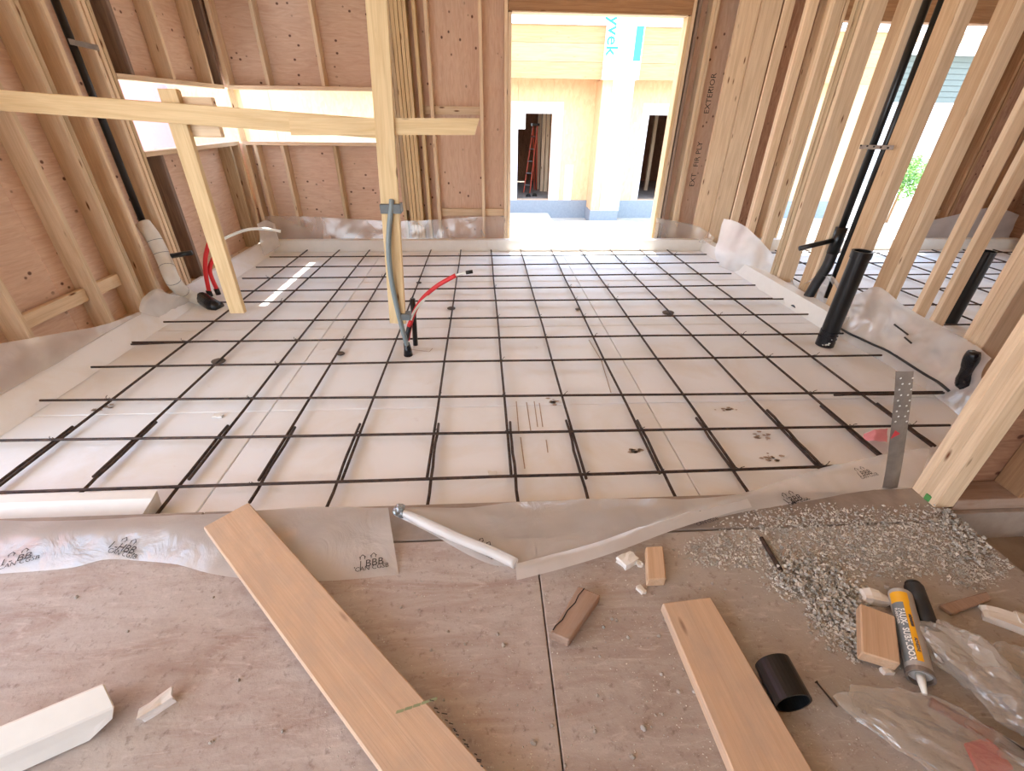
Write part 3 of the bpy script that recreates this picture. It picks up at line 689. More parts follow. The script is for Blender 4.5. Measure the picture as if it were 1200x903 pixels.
board('band', (XL + .003, le.y - .1, zs), (XL + .003, le.y + .18, zs - .01), .035, .003, (0, 0, 1), M['galv'], s2)
# red water sleeves at the left with a white tube arching out
r0 = az(247, 347, ZF)
ws = thing('water_sleeve', r0, 'pair of red sleeves with long white tube arching out, beside left elbow', 'pipe')
yy = r0.y
mesh_obj('red_sleeve', tube_bm(smooth_path([r0 + V(0, 0, .05), ay(241, 320, yy), ay(241, 300, yy), ay(246, 282, yy + .02)], 6), .019, 12), M['red'], ws, smooth=True)
mesh_obj('red_sleeve', tube_bm(smooth_path([r0 + V(.05, .05, .05), ay(246, 318, yy + .05), ay(250, 303, yy + .06), ay(262, 286, yy + .1)], 6), .019, 12), M['red'], ws, smooth=True)
mesh_obj('black_socket', tube_bm([r0, r0 + V(-.005, 0, .06)], .024, 12), M['tape_black'], ws, smooth=True)
mesh_obj('black_socket', tube_bm([r0 + V(.05, .05, 0), r0 + V(.045, .05, .06)], .024, 12), M['tape_black'], ws, smooth=True)
mesh_obj('white_tubing', tube_bm(smooth_path([ay(246, 283, yy + .02), ay(256, 283, yy + .08), ay(270, 276, yy + .12), ay(290, 269, yy + .16), ay(310, 268, yy + .2), ay(329, 271, yy + .24)], 6), .013, 10), M['white_pipe'], ws, smooth=True)
# black taped stub at the right edge
q0 = az(1122, 470, ZF); q1 = ay(1142, 412, q0.y)
bm = tube_bm(smooth_path([q0, q0.lerp(q1, .3) + V(.012, 0, 0), q0.lerp(q1, .6) + V(-.008, 0, 0), q1], 6), [.052 - .02 * k / 18 + .006 * math.sin(k * .9) for k in range(19)], 14)
for v in bm.verts: v.co += V(1, 1, 1) * .012 * noise.noise(v.co * 25)
props(mesh_obj('pipe_stub', bm, M['tape_black'], smooth=True), 'short pipe stub wrapped in shiny black tape at the plastic by the near post', 'pipe')
# ------------------------------------------------------------------ plastic sheets
G = 'vapour barrier sheets'
Yk = YB - .03
rows = []
for f_ in (0, .5, 1):
    rows.append([V(x, Yk - .03 * (1 - f_) + .012 * math.sin(x * 9), .1 + f_ * (.25 + .03 * math.sin(x * 2.1 + 1))) for x in (-2.86, -2.4, -1.9, -1.4, -.9, -.4, -.1, .2)])
sheet('plastic_sheet', rows, M['poly_thin'], 'thin clear plastic skirt along the back wall left of the doorway', group=G, amp=.012, fr=4)
rows = [[V(2.2, Yk, .08), V(2.5, Yk - .03, .08), V(2.75, Yk - .09, .07), V(2.87, Yk - .25, .07)], [V(2.2, Yk, .2), V(2.5, Yk - .02, .2), V(2.75, Yk - .09, .18), V(2.9, Yk - .25, .12)],
        [V(2.19, Yk, .36), V(2.5, Yk - .02, .31), V(2.75, Yk - .09, .26), V(2.92, Yk - .25, .16)]]
sheet('plastic_sheet', rows, M['poly_thin'], 'thin clear plastic skirt in the corner right of the doorway', group=G, amp=.008, fr=5)
rows = []
for f_ in (0, .45, 1):
    rows.append([V(-2.915 - .02 * f_ + .012 * math.sin(y * 7), y, .085 + h * f_) for y, h in ((.35, .3), (.8, .27), (1.1, .2), (1.35, .13), (1.6, .06), (1.8, .03), (2.0, .02))])
sheet('plastic_sheet', rows, M['poly'], 'clear plastic strip lapped against the foot of the left studs', group=G, amp=.012, fr=6)
# crumple around the left elbow
rows = [[az(190, 372, .0), az(205, 362, 0), az(225, 352, .0)], [ax(165, 365, -2.87), ax(185, 345, -2.85), ax(212, 347, -2.78)], [ax(166, 350, -2.9), ax(182, 338, -2.9), ax(200, 345, -2.84)]]
sheet('plastic_sheet', rows, M['poly_thick'], 'crumpled plastic gathered under the white wrapped elbow', group=G, amp=.018, fr=11)
rows = [[az(310, 300, .02), az(322, 292, .05), az(330, 288, .06)], [ay(305, 283, 3.9), ay(316, 280, 4.05), ay(326, 279, 4.2)], [ay(302, 262, 4.0), ay(312, 258, 4.15), ay(322, 262, 4.3)]]
sheet('plastic_sheet', rows, M['poly'], 'puckered plastic in the back left corner under the white tube end', group=G, amp=.015, fr=9)
# right side: the big upright sheet along the studs
rows = []
tops = [(930, 342, .22), (968, 322, .3), (1000, 344, .3), (1028, 336, .0), (1060, 358, 0), (1090, 376, 0), (1115, 388, 0), (1142, 402, 0), (1166, 420, 0)]
prof_b = [az(*q, ZF) for q in ((925, 338), (952, 350), (974, 380), (988, 396), (1015, 413), (1045, 430), (1075, 450), (1105, 470), (1130, 492))]
prof_t = [ax(*q[:2], XR - .03) for q in tops]
mid1 = [a.lerp(b, .35) + V(.035, 0, .02) for a, b in zip(prof_b, prof_t)]; mid2 = [a.lerp(b, .7) + V(.02, .02, .0) for a, b in zip(prof_b, prof_t)]
o = sheet('plastic_sheet', [prof_b, mid1, mid2, prof_t], M['poly'], 'big wrinkled plastic sheet standing against the right wall studs', group=G, amp=.03, fr=5, ridge=.5, nu=14, nv=12)
BIG = o
for a, b in (((1048, 380), (1064, 392)), ((1060, 395), (1068, 402))):
    pa, pb = ax(*a, 2.87), ax(*b, 2.87); mesh_obj('ink_mark', tube_bm([pa, pb], .006, 6), M['ink'], o)
rows = [[az(842, 312, ZF), az(868, 322, ZF), az(900, 336, ZF), az(940, 352, ZF)], [ay(838, 295, 3.75), ay(872, 305, 3.3), ay(905, 318, 3.0), ay(935, 338, 2.7)], [ay(842, 278, 3.8), ay(872, 285, 3.4), ay(900, 302, 3.1), ay(930, 330, 2.75)],
        [ay(848, 256, 3.85), ay(868, 262, 3.55), ay(895, 285, 3.2), ay(925, 326, 2.8)]]
sheet('plastic_sheet', rows, M['poly_thick'], 'stiff white flap of plastic standing up in the far right corner', group=G, amp=.016, fr=6)
# sealant line along the foot of the right plastic
pts = [az(x, y, ZF + .02) for x, y in ((958, 366), (975, 382), (993, 391), (1012, 398), (1035, 412), (1055, 424), (1070, 432), (1090, 444), (1112, 458))]
bv = BVHTree.FromPolygons([W[BIG] @ q.co for q in BIG.data.vertices], [q.vertices[:] for q in BIG.data.polygons])
pts = []
for x, y in ((958, 367), (970, 376), (982, 383), (994, 390), (1007, 396), (1022, 403), (1040, 411), (1058, 422), (1075, 433), (1088, 441), (1100, 448), (1112, 458)):
    h = bv.ray_cast(CAM, ray(x, y)); pts.append((h[0] if h[0] is not None else az(x, y, ZF)) - ray(x, y) * .006)
o = tube('sealant_bead', pts, .009, M['abs_dusty'], seg=8); props(o, 'black bead of sealant running along the foot of the right plastic', 'sealant')

# near edge
def near_sheet(top, bot, zt, lift, **kw):
    t = [az(x, y, zt) for x, y in top]; b = [az(x, y, NF + .008) for x, y in bot]
    m1 = [a.lerp(c, .33) + V(0, 0, lift) for a, c in zip(t, b)]; m2 = [a.lerp(c, .7) + V(0, 0, lift * .6) for a, c in zip(t, b)]
    return sheet_bm([t, m1, m2, b], **kw)
bm = near_sheet([(-60, 606), (0, 610), (60, 610), (110, 608), (170, 604), (240, 602), (300, 598), (370, 594), (455, 595)], [(-60, 678), (0, 672), (80, 665), (128, 655), (200, 660), (250, 672), (310, 679), (390, 680), (467, 672)], NF + .024, .014, amp=.006, fr=5, nu=12, ridge=.5)
ps = props(mesh_obj('plastic_sheet', bm, M['poly'], smooth=True), 'clear printed plastic lapped over the near edge, left of the twisted fold', 'plastic sheet', G)
bm = near_sheet([(462, 596), (520, 594), (570, 592), (620, 588), (700, 585), (780, 584), (830, 583), (880, 575), (920, 562), (965, 548), (1010, 538), (1045, 530), (1090, 524)],
                [(462, 603), (505, 625), (560, 655), (605, 663), (655, 652), (705, 638), (760, 625), (815, 612), (880, 598), (950, 586), (1000, 577), (1035, 572), (1075, 570)], NF + .024, .014, amp=.006, fr=5, nu=12, ridge=.5)
pr = props(mesh_obj('plastic_sheet', bm, M['poly'], smooth=True), 'clear printed plastic lapped over the near edge, right of the twisted fold', 'plastic sheet', G)
tw_ = [az(x, y, NF + .035) for x, y in ((468, 599), (480, 604), (505, 616), (540, 632), (575, 646), (604, 660))]
mesh_obj('rolled_hem', tube_bm(smooth_path(tw_, 6), [.012 + .008 * min(1, k / 10) for k in range(31)], 10), M['poly_thick'], pr, smooth=True)
k0 = az(469, 598, NF + .04); bm = bmesh.new(); bmesh.ops.create_icosphere(bm, subdivisions=3, radius=.026)
for v in bm.verts: v.co = k0 + v.co * (1 + .5 * noise.noise(v.co * 60))
mesh_obj('knotted_end', bm, M['tape_silver'], pr)
hem = [az(x, y, NF + .022) for x, y in ((604, 660), (660, 646), (720, 628), (780, 606), (840, 588), (872, 580))]
rows = [[h + V(0, .0, 0) for h in hem], [h + V(0, -.03, .006) for h in hem], [h + V(0, -.07 + .0 * i, .0) for i, h in enumerate(hem)]]
mesh_obj('folded_hem', sheet_bm(rows, amp=.003, fr=8), M['poly_thick'], pr, smooth=True)
# twice repeated stamp, printed on the sheets
def stamp(px, ang, tgt, size, txt='I - BB'):
    c = az(*px, NF + .02); size *= .8
    for dx, dy, s, t in ((0, 0, 1.0, txt), (.012, -.024, .62, 'CAN CGSB'), ):
        bm = text_bm(t, size * s); bmesh.ops.triangulate(bm, faces=bm.faces[:])
        bm.transform(Matrix.Translation(c) @ Matrix.Rotation(ang, 4, 'Z') @ Matrix.Translation((dx, dy * size / .05, 0)))
        mesh_obj('printed_stamp', drape(bm, tgt, .004), M['ink'], tgt)
    bm = bmesh.new()
    for kx in (-.6, .4):                            # little roof outlines under the letters
        bx = size * kx
        for a, b in (((-.3, .0), (0, .3)), ((0, .3), (.3, 0)), ((-.2, .1), (-.2, -.2)), ((.2, .1), (.2, -.2))):
            p0, p1 = V(bx + a[0] * size, a[1] * size + .035 * size / .05, 0), V(bx + b[0] * size, b[1] * size + .035 * size / .05, 0); nrm = (p1 - p0).cross(V(0, 0, 1)).normalized() * size * .035
            bm.faces.new([bm.verts.new(q) for q in (p0 - nrm, p1 - nrm, p1 + nrm, p0 + nrm)])
    bm.transform(Matrix.Translation(c) @ Matrix.Rotation(ang, 4, 'Z'))
    mesh_obj('printed_stamp', drape(bm, tgt, .004), M['ink'], tgt)
stamp((20, 655), .35, ps, .05); stamp((145, 642), -.25, ps, .05, 'I -HBB,'); stamp((432, 659), .15, ps, .05, '. | BBB')
stamp((565, 640), -.6, pr, .042, '- BBB'); stamp((823, 608), .28, pr, .045, '/ L BB.'); stamp((930, 584), .3, pr, .05, "I 'BBB"); stamp((1012, 556), .25, pr, .045, '( BBB')
# far room skirt
rows = []
for f_ in (0, .5, 1):
    rows.append([V(x, Yk - .03 * (1 - f_), .1 + f_ * h) for x, h in ((5.85, .2), (6.2, .26), (6.6, .36), (6.9, .4), (7.3, .3))])
sheet('plastic_sheet', rows, M['poly'], 'clear plastic skirt on the back wall of the far right room', group=G, amp=.015, fr=5)

# ------------------------------------------------------------------ things on the near floor
def slab(name, corners, t, mat, label, cat, group=None, parent=None):
    """flat timber from four top corners (length runs from corner 0/1 to 3/2), z = top"""
    a, b, c, d = [Vector(q) for q in corners]
    mw = frame((a + b + c + d) / 4, ((d + c) - (a + b)), b - a)
    bm = prism_bm([a, b, c, d], (0, 0, -t)); bmesh.ops.bevel(bm, geom=bm.edges[:], offset=.004, segments=1, affect='EDGES')
    o = mesh_obj(name, bm, mat, parent, mw)
    if label: props(o, label, cat, group)
    return o
def long_corners(pa, pb, pc, pd, z, ext):
    a, b, c, d = az(*pa, z), az(*pb, z), az(*pc, z), az(*pd, z)
    return a, b, c + (c - b).normalized() * ext, d + (d - a).normalized() * ext
zt = NF + .062
pl = slab('plank', long_corners((238, 617), (291, 588), (572, 903), (446, 903), zt, .5), .038, M['plank'], 'long wide dusty plank lying over the plastic at the left of the foreground', 'plank', 'loose planks')
# rests on the rolled plastic, so it sits a little proud: a batten carries it
for px, ln in (((486, 829), 1),):
    c = az(*px, zt + .0006); bm = bmesh.new()
    for k in range(5):
        p0 = c + V(-.05 + k * .022, -.012 + k * .006, 0); bm.faces.new([bm.verts.new(q) for q in (p0, p0 + V(.02, .004, 0), p0 + V(.022, .012, 0), p0 + V(.002, .008, 0))])
    mesh_obj('green_mark', bm, M['greenfade'], pl)
bm = bmesh.new()
for k in range(16):
    c = az(505 + k * 4 + R.uniform(-3, 3), 822 + k * 5 + R.uniform(-3, 3), zt + .0006); L = R.uniform(.006, .018)
    bm.faces.new([bm.verts.new(q) for q in (c, c + V(L, -.003, 0), c + V(L, 0, 0), c + V(0, .003, 0))])
props(mesh_obj('saw_marks', bm, M['ink'], pl), kind='stuff')
board('batten', az(300, 640, NF + .012) + V(-.02, .0, .0), az(300, 640, NF + .012) + V(.14, .06, 0), .04, .022, (0, 1, 0), M['offcut'], pl)
rpc = long_corners((776, 706), (833, 699), (953, 903), (859, 903), NF + .04, .5)
rp_ = slab('plank', rpc, .039, M['plank'], 'clean plank lying at the right of the foreground, beside the short black pipe', 'plank', 'loose planks')
# split offcut, dusty
c_ = [az(x, y, NF + .04) for x, y in ((678, 686), (704, 697), (667, 750), (645, 741))]
cr = slab('wood_offcut', c_, .04, M['dusty_wood'], 'dusty split timber offcut lying aslant in the middle of the floor', 'offcut', 'timber offcuts')
cm = [az(x, y, NF + .0412) for x, y in ((685, 689), (678, 697), (674, 706), (665, 715), (659, 726), (651, 733), (648, 738))]
bm = bmesh.new()
for A, B in zip(cm, cm[1:]):
    nrm = (B - A).cross(V(0, 0, 1)).normalized() * .0018
    bm.faces.new([bm.verts.new(q) for q in (A - nrm, B - nrm, B + nrm, A + nrm)])
mesh_obj('split', bm, M['hole'], cr)
slab('wood_offcut', [az(x, y, NF + .04) for x, y in ((757, 640), (777, 639), (781, 678), (759, 679))], .04, M['offcut'], 'small clean timber block upright in the gravel near the plastic edge', 'offcut', 'timber offcuts')
slab('wood_offcut', [az(x, y, NF + .055) for x, y in ((1008, 706), (1049, 721), (1056, 778), (1010, 764))], .04, M['offcut'], 'tan mitred timber block leaning beside the caulking tube', 'offcut', 'timber offcuts')
slab('wood_offcut', [az(x, y, NF + .02) for x, y in ((1101, 708), (1157, 692), (1163, 701), (1118, 718))], .019, M['dusty_wood'], 'thin brown timber strip lying behind the bag at the right edge', 'offcut', 'timber offcuts')
# large foam block at lower left
def fb(x, y, z): return az(x, y, z)
e1 = [fb(122, 800, NF + .15), fb(135, 828, NF + .1), fb(134, 841, NF + .05), fb(106, 868, NF + .004), fb(88, 838, NF + .11)]
axis = V(-.33, -.16, 0).normalized()
bm = prism_bm(e1 + [e1[0] - V(.12, -.06, .1) * .9 + V(0, 0, -.04)], axis * .62)
bmesh.ops.bevel(bm, geom=bm.edges[:], offset=.004, segments=1, affect='EDGES')
props(mesh_obj('foam_block', bm, M['foam_clean']), 'large chunky white foam block cut at an angle, bottom left of the floor', 'foam', 'loose foam pieces')
def chunk(name, px, size, z, mat, label, cat, group, seed, flat=.5, ang=0.0):
    c = az(*px, z); bm = bmesh.new(); bmesh.ops.create_cube(bm, size=1); bmesh.ops.subdivide_edges(bm, edges=bm.edges[:], cuts=2, use_grid_fill=True)
    ca, sa = math.cos(ang), math.sin(ang); rr = random.Random(seed); off = V(rr.random() * 9, rr.random() * 9, 0)
    for v in bm.verts:
        q = V(v.co.x * size[0], v.co.y * size[1], (v.co.z + .5) * size[2]); q *= 1 + .35 * noise.noise(v.co * 1.6 + off)
        v.co = V(c.x + q.x * ca - q.y * sa, c.y + q.x * sa + q.y * ca, NF + max(0, q.z))
    return props(mesh_obj(name, bm, mat), label, cat, group)
GF = 'loose foam pieces'
chunk('foam_piece', (187, 829), (.075, .03, .03), NF, M['foam'], 'small cream foam chip right of the large foam block', 'foam', GF, 1, ang=.7)
chunk('foam_piece', (735, 659), (.065, .045, .03), NF, M['foam_clean'], 'jagged white foam chunk left of the small clean block', 'foam', GF, 2, ang=.5)
chunk('foam_piece', (749, 662), (.02, .018, .015), NF, M['foam_clean'], 'tiny white foam crumb touching the jagged foam chunk', 'foam', GF, 3)
chunk('foam_piece', (751, 692), (.022, .03, .012), NF, M['foam_clean'], 'tiny pale foam flake between the split offcut and the block', 'foam', GF, 4, ang=.5)
chunk('foam_piece', (1023, 703), (.08, .04, .03), NF, M['foam_clean'], 'white foam piece tucked behind the tan mitred block', 'foam', GF, 5, ang=-.3)
chunk('foam_piece', (1176, 729), (.12, .055, .03), NF, M['foam_clean'], 'smooth oblong foam piece lying right of the tall bag', 'foam', GF, 6, ang=-.6)
chunk('foam_piece', (1201, 732), (.06, .05, .03), NF, M['foam_clean'], 'white foam piece cut off by the right edge of the view', 'foam', GF, 7, ang=-.5)
chunk('foam_piece', (1038, 787), (.03, .02, .015), NF, M['foam_clean'], 'small foam crumb in front of the tan mitred block', 'foam', GF, 8)
chunk('foam_piece', (256, 488), (.05, .03, .012), ZF, M['foam_clean'], 'small foam flake lying on the foam floor at the left', 'foam', GF, 9).location.z += ZF - NF
chunk('foam_piece', (577, 556), (.04, .03, .014), ZF, M['foam_clean'], 'small foam flake lying between bars near the grid centre', 'foam', GF, 10).location.z += ZF - NF
# loose foam strip along the near left edge
f0 = az(168, 596, ZF + .07); bm = prism_bm([V(f0.x, -.165, ZF + .05), V(f0.x + .03, -.1, ZF + .1), V(f0.x + .02, -.05, ZF + .1), V(f0.x, -.045, ZF + .0), V(f0.x, -.165, ZF + .0)], (-1.5, -.0, 0))
props(mesh_obj('foam_strip', bm, M['foam_clean']), 'long white foam strip lying along the near left edge of the grid', 'foam', GF)

# caulking tube
c0, c1 = az(1055, 697, NF + .036), az(1078, 790, NF + .036); dr = (c1 - c0).normalized(); rad = .034
ct = thing('caulking_tube', (c0 + c1) / 2 - V(0, 0, .036), 'grey and yellow caulking tube lettered SUBFLOOR beside the tan block', 'caulking tube')
mesh_obj('barrel', tube_bm([c0, c1], rad, 28), M['tube_white'], ct, smooth=False)
mesh_obj('end_rim', pipe_bm(c1 - dr * .004, c1 + dr * .012, rad + .002, rad - .004, 28), M['galv'], ct)
mesh_obj('nozzle', tube_bm([c1, c1 + dr * .02, c1 + dr * .06], [.012, .011, .006], 12), M['white_pipe'], ct, smooth=True)
sidev = dr.cross(V(0, 0, 1)).normalized()       # points to the photo's left
if sidev.x > 0: sidev = -sidev
def on_tube(u, a, lift=.0006): return c0 + dr * u + (sidev * math.sin(a) + V(0, 0, 1) * math.cos(a)) * (rad + lift)
L_ = (c1 - c0).length
def band(name, u0, u1, a0, a1, mat, lift=.0006):
    bm = bmesh.new(); n = 10; A = [bm.verts.new(on_tube(u0, a0 + (a1 - a0) * k / n, lift)) for k in range(n + 1)]; B = [bm.verts.new(on_tube(u1, a0 + (a1 - a0) * k / n, lift)) for k in range(n + 1)]
    for k in range(n): bm.faces.new((A[k], A[k + 1], B[k + 1], B[k]))
    return mesh_obj(name, bm, mat, ct, smooth=True)
band('yellow_label', L_ * .05, L_ * .2, -.1, 1.5, M['tube_yellow']); yl = band('yellow_label', L_ * .2, L_ * .93, -.05, .42, M['tube_yellow']); gl_ = band('grey_label', L_ * .2, L_ * .93, .42, 1.5, M['tube_grey'])
for k_, (u0, u1) in enumerate(((.36, .52), (.66, .82))): band('label_box', L_ * u0, L_ * u1, .05, .24, M['spf_grey'] if k_ == 0 else M['offcut'], .0009)
def wrap_text(txt, size, u, a, mat, lift=.0012, par=None):
    bm = text_bm(txt, size, 0.0, size * .03); bmesh.ops.triangulate(bm, faces=bm.faces[:])
    for v in bm.verts: v.co = on_tube(L_ * u + v.co.x, a - v.co.y / rad, lift)
    mesh_obj('lettering', bm, mat, par or ct)
wrap_text('SUBFLOOR', .023, .74, .72, M['ink_white'], par=gl_); wrap_text('FAUX-', .023, .4, .72, M['ink_white'], par=gl_); wrap_text('PLANCHER', .012, .38, 1.15, M['ink_white'], par=gl_)
wrap_text('ADHESIF', .011, .44, .15, M['ink'], par=yl); wrap_text('ADHESIVE', .011, .74, .15, M['ink'], par=yl)
# dark canister behind it
d0, d1 = az(1071, 688, NF + .03), az(1088, 735, NF + .03); dd = (d1 - d0).normalized()
dk = thing('black_canister', (d0 + d1) / 2 - V(0, 0, .03), 'dusty black canister lying behind the caulking tube', 'canister')
mesh_obj('body', tube_bm([d0, d1], .029, 22), M['abs_dusty'], dk, smooth=True)
mesh_obj('cap', tube_bm([d0 - dd * .02, d0 - dd * .015, d0 - dd * .002], [.018, .024, .026], 22), M['abs'], dk, smooth=True)
# short cut of black pipe
q0, q1 = az(905, 776, NF + .052), az(930, 824, NF + .052)
props(mesh_obj('pipe_offcut', pipe_bm(q0, q1, .051, .045, 30), M['abs']), 'short cut length of black pipe lying beside the right plank', 'pipe')
# nail, rod
n0, n1 = az(957, 799, NF + .004), az(981, 828, NF + .004); bm = tube_bm([n0, n1], .0024, 8); tube_bm([n0 - (n1 - n0).normalized() * .002, n0], .005, 10, bm=bm)
props(mesh_obj('nail', bm, M['rust']), 'single rusty nail lying on the floor right of the black pipe offcut', 'nail')
n0, n1 = az(892, 630, NF + .01), az(915, 668, NF + .01)
props(mesh_obj('steel_rod', tube_bm([n0, n1], .0085, 10), M['rust']), 'short dark steel rod lying in the gravel', 'rod')
# perforated hold-down strap
s0, s1 = az(1043, 572, NF), ay(1060, 436, -.2); s0 = V(s0.x, s0.y, NF)
s0v, s1v = s0, V(s1.x, s0.y - .0, 0); s1v = ay(1060.5, 435, s0.y)
ms = thing('metal_strap', s0v, 'perforated galvanised metal strap standing upright at the near right edge', 'strap')
wd = (ay(1052, 500, s0.y) - ay(1033, 500, s0.y)).length
kx = s0v.lerp(s1v, .45) + V(.008, 0, 0)
rows = [[q + V(-wd / 2, 0, 0), q + V(0, -.004, 0), q + V(wd / 2, 0, 0)] for q in (s0v, s0v.lerp(s1v, .2) + V(.006, 0, 0), kx, s0v.lerp(s1v, .8) + V(.006, 0, 0), s1v)]
bm = sheet_bm(rows, nu=4, nv=6, amp=0); bmesh.ops.solidify(bm, geom=bm.faces[:], thickness=.003); bmesh.ops.recalc_face_normals(bm, faces=bm.faces[:])
msb = mesh_obj('band', bm, M['galv'], ms)
for k in range(9):
    q = s0v.lerp(s1v, .62 + k * .042) + V(.006, -.0062, 0)
    for sx_ in (-1, 1):
        mesh_obj('nail_hole', tube_bm([q + V(sx_ * wd * (.2 if k % 2 else .34), .001, 0), q + V(sx_ * wd * (.2 if k % 2 else .34), 0, 0)], .004, 8), M['ink_white'], msb)
q = s0v.lerp(s1v, .5) + V(.004, -.0068, 0)
mesh_obj('red_mark', prism_bm([q + V(-.03, 0, .03), q + V(.0, 0, .012), q + V(-.03, 0, -.014)], (0, .001, 0)), M['redpaint'], ms)
# pink ribbon scrap
rows = [[az(x, y, z) for x, y, z in r] for r in (((1012, 508, .0), (1026, 503, .02), (1040, 502, .01)), ((1011, 515, -.01), (1026, 516, .012), (1040, 518, .0)))]
sheet('ribbon', rows, M['pinktape'], 'scrap of pink plastic ribbon lying on the bars behind the metal strap', 'ribbon', amp=.008, fr=20)

# plastic bags
def bag(px_c, sx_, sy_, h, ang, seed, label, amp=.02):
    c = az(*px_c, NF); bm = bmesh.new(); bmesh.ops.create_icosphere(bm, subdivisions=4, radius=1); ca, sa = math.cos(ang), math.sin(ang); off = V(seed * 3.7, seed, seed * 1.9); rb = random.Random(seed)
    for v in bm.verts:
        n_ = v.co.copy(); k = 1 + .28 * noise.noise(n_ * 1.4 + off)
        q = V(n_.x * sx_ * k, n_.y * sy_ * k, (n_.z * .5 + .5) * h * k)
        w_ = q * 22 + off; cr_ = noise.noise(w_) + .7 * (1 - 2 * abs(noise.noise(w_ * 1.7 + off)))
        q += n_ * (cr_ * .55 + rb.uniform(-.12, .12)) * amp
        v.co = V(c.x + q.x * ca - q.y * sa, c.y + q.x * sa + q.y * ca, NF + max(.002, q.z))
    return props(mesh_obj('plastic_bag', bm, M['bag'], smooth=False), label, 'plastic bag', 'crumpled plastic bags')
bag((1128, 783), .085, .125, .09, .45, 1, 'crumpled clear plastic bag standing right of the caulking tube')
bag((1105, 872), .24, .1, .05, -.55, 2, 'large flat clear plastic bag spread at the bottom right corner', .016)
bag((1188, 832), .1, .1, .07, .2, 3, 'bunched clear plastic bag at the right edge below the oblong foam', .02)
bag((1185, 778), .06, .06, .04, .9, 4, 'small scrap of clear plastic behind the bunched bag', .015)
tube('maroon_handle', [az(x, y, NF + .02) for x, y in ((1090, 822), (1115, 836), (1140, 850), (1162, 858))], .014, M['maroon'])
props(bpy.data.objects['maroon_handle'], 'dark red plastic handle lying between the plastic bags', 'handle')
o = tube('black_pipe', [az(x, y, NF + .02) for x, y in ((1172, 866), (1190, 878), (1215, 892))], .016, M['abs']); props(o, 'black tube end poking out under the bunched bag', 'pipe')
slab('wood_offcut', [az(x, y, NF + .012) for x, y in ((1130, 870), (1160, 862), (1190, 900), (1150, 912))], .01, M['redpaint'], 'pinkish red scrap seen through the large flat plastic bag', 'scrap')

# gravel and pebbles
def in_blob(x, y, blobs):
    return any(((x - a) / c) ** 2 + ((y - b) / d) ** 2 < R.uniform(.2, 1.0) for a, b, c, d in blobs)
blobs = [(945, 672, 60, 38), (985, 715, 45, 52), (860, 645, 75, 24), (1050, 635, 120, 48), (1120, 620, 50, 40), (960, 622, 130, 34), (1005, 752, 20, 28), (1140, 660, 50, 34)]
heap = [(945, 672, 50, 26), (975, 705, 34, 34), (1000, 740, 20, 30), (1120, 606, 34, 20), (1135, 640, 26, 26)]
bm = bmesh.new(); cnt = 0; tries = 0
OCT = ((1, 0, 0), (0, 1, 0), (-1, 0, 0), (0, -1, 0), (0, 0, 1), (0, 0, -1))
while cnt < 9500 and tries < 90000:
    tries += 1
    px, py = R.uniform(760, 1190), R.uniform(582, 790)
    hp = in_blob(px, py, heap)
    if not (hp or in_blob(px, py, blobs)): continue
    if py < 663 - (px - 605) * .31 and px < 860 or py < 584 - (px - 860) * .07 and px < 1070: continue
    c = az(px, py, NF)
    if c.x > 1.9 or c.y > -.21: continue
    if (1.85 < c.x < 1.94) and c.y > -.33: continue
    r = (.0022 + .0062 * R.random() ** 2.4) * (1.35 if hp else 1)
    c.z += r * .3 + (R.random() * .014 if hp else 0)
    rot = Matrix.Rotation(R.uniform(0, 6.3), 3, V(R.uniform(-1, 1), R.uniform(-1, 1), 1).normalized())
    vs = [bm.verts.new(c + rot @ V(a * r * R.uniform(.7, 1.3), b * r * R.uniform(.6, 1.2), e * r * R.uniform(.5, .9))) for a, b, e in OCT]
    for k in range(4): bm.faces.new((vs[k], vs[(k + 1) % 4], vs[4])); bm.faces.new((vs[(k + 1) % 4], vs[k], vs[5]))
    cnt += 1
props(mesh_obj('gravel', bm, M['gravel']), 'grey gravel spilled over the floor below the plastic at the right', 'gravel', kind='stuff')
bm = bmesh.new()
for k in range(3000):
    px, py = R.uniform(380, 1080), R.uniform(660, 903); c = az(px, py, NF); r = .0009 + .0026 * R.random() ** 3
    vs = [bm.verts.new(c + V(a * r, b * r * R.uniform(.6, 1.2), e * r)) for a, b, e in ((1, 0, 0), (0, 1, 0), (-1, 0, 0), (0, -1, 0), (0, 0, 1))]
    for q in range(4): bm.faces.new((vs[q], vs[(q + 1) % 4], vs[4]))
props(mesh_obj('grit', bm, M['gravel']), 'fine grit strewn over the dusty near floor', 'grit', kind='stuff')
protos = []
for k in range(5):
    b_ = bmesh.new(); rock_bm(b_, (0, 0, .0), 1.0, R); me = bpy.data.meshes.new('pebble'); b_.to_mesh(me); b_.free(); me.materials.append(M['stone']); protos.append(me)
peb = [(722, 727), (703, 769), (736, 747), (772, 745), (813, 810), (795, 811), (754, 853), (776, 837), (768, 838), (697, 857), (647, 850), (625, 870), (662, 897), (741, 887), (775, 790), (700, 815), (717, 725), (707, 735), (780, 727), (820, 690), (835, 684), (850, 690),
       (470, 712), (525, 740), (545, 755), (583, 743), (590, 756), (505, 762), (548, 797), (520, 820), (331, 857), (460, 800), (875, 664), (905, 680), (945, 700), (930, 655), (985, 645), (1000, 690), (1060, 665), (1100, 640), (1125, 655), (1085, 690), (1010, 655), (1040, 690), (985, 757), (1002, 778),
       (1007, 831), (1013, 835), (998, 832), (90, 700), (150, 740), (250, 700), (280, 797), (250, 868), (247, 870), (440, 892), (1120, 668), (1150, 690), (1080, 655), (870, 700)]
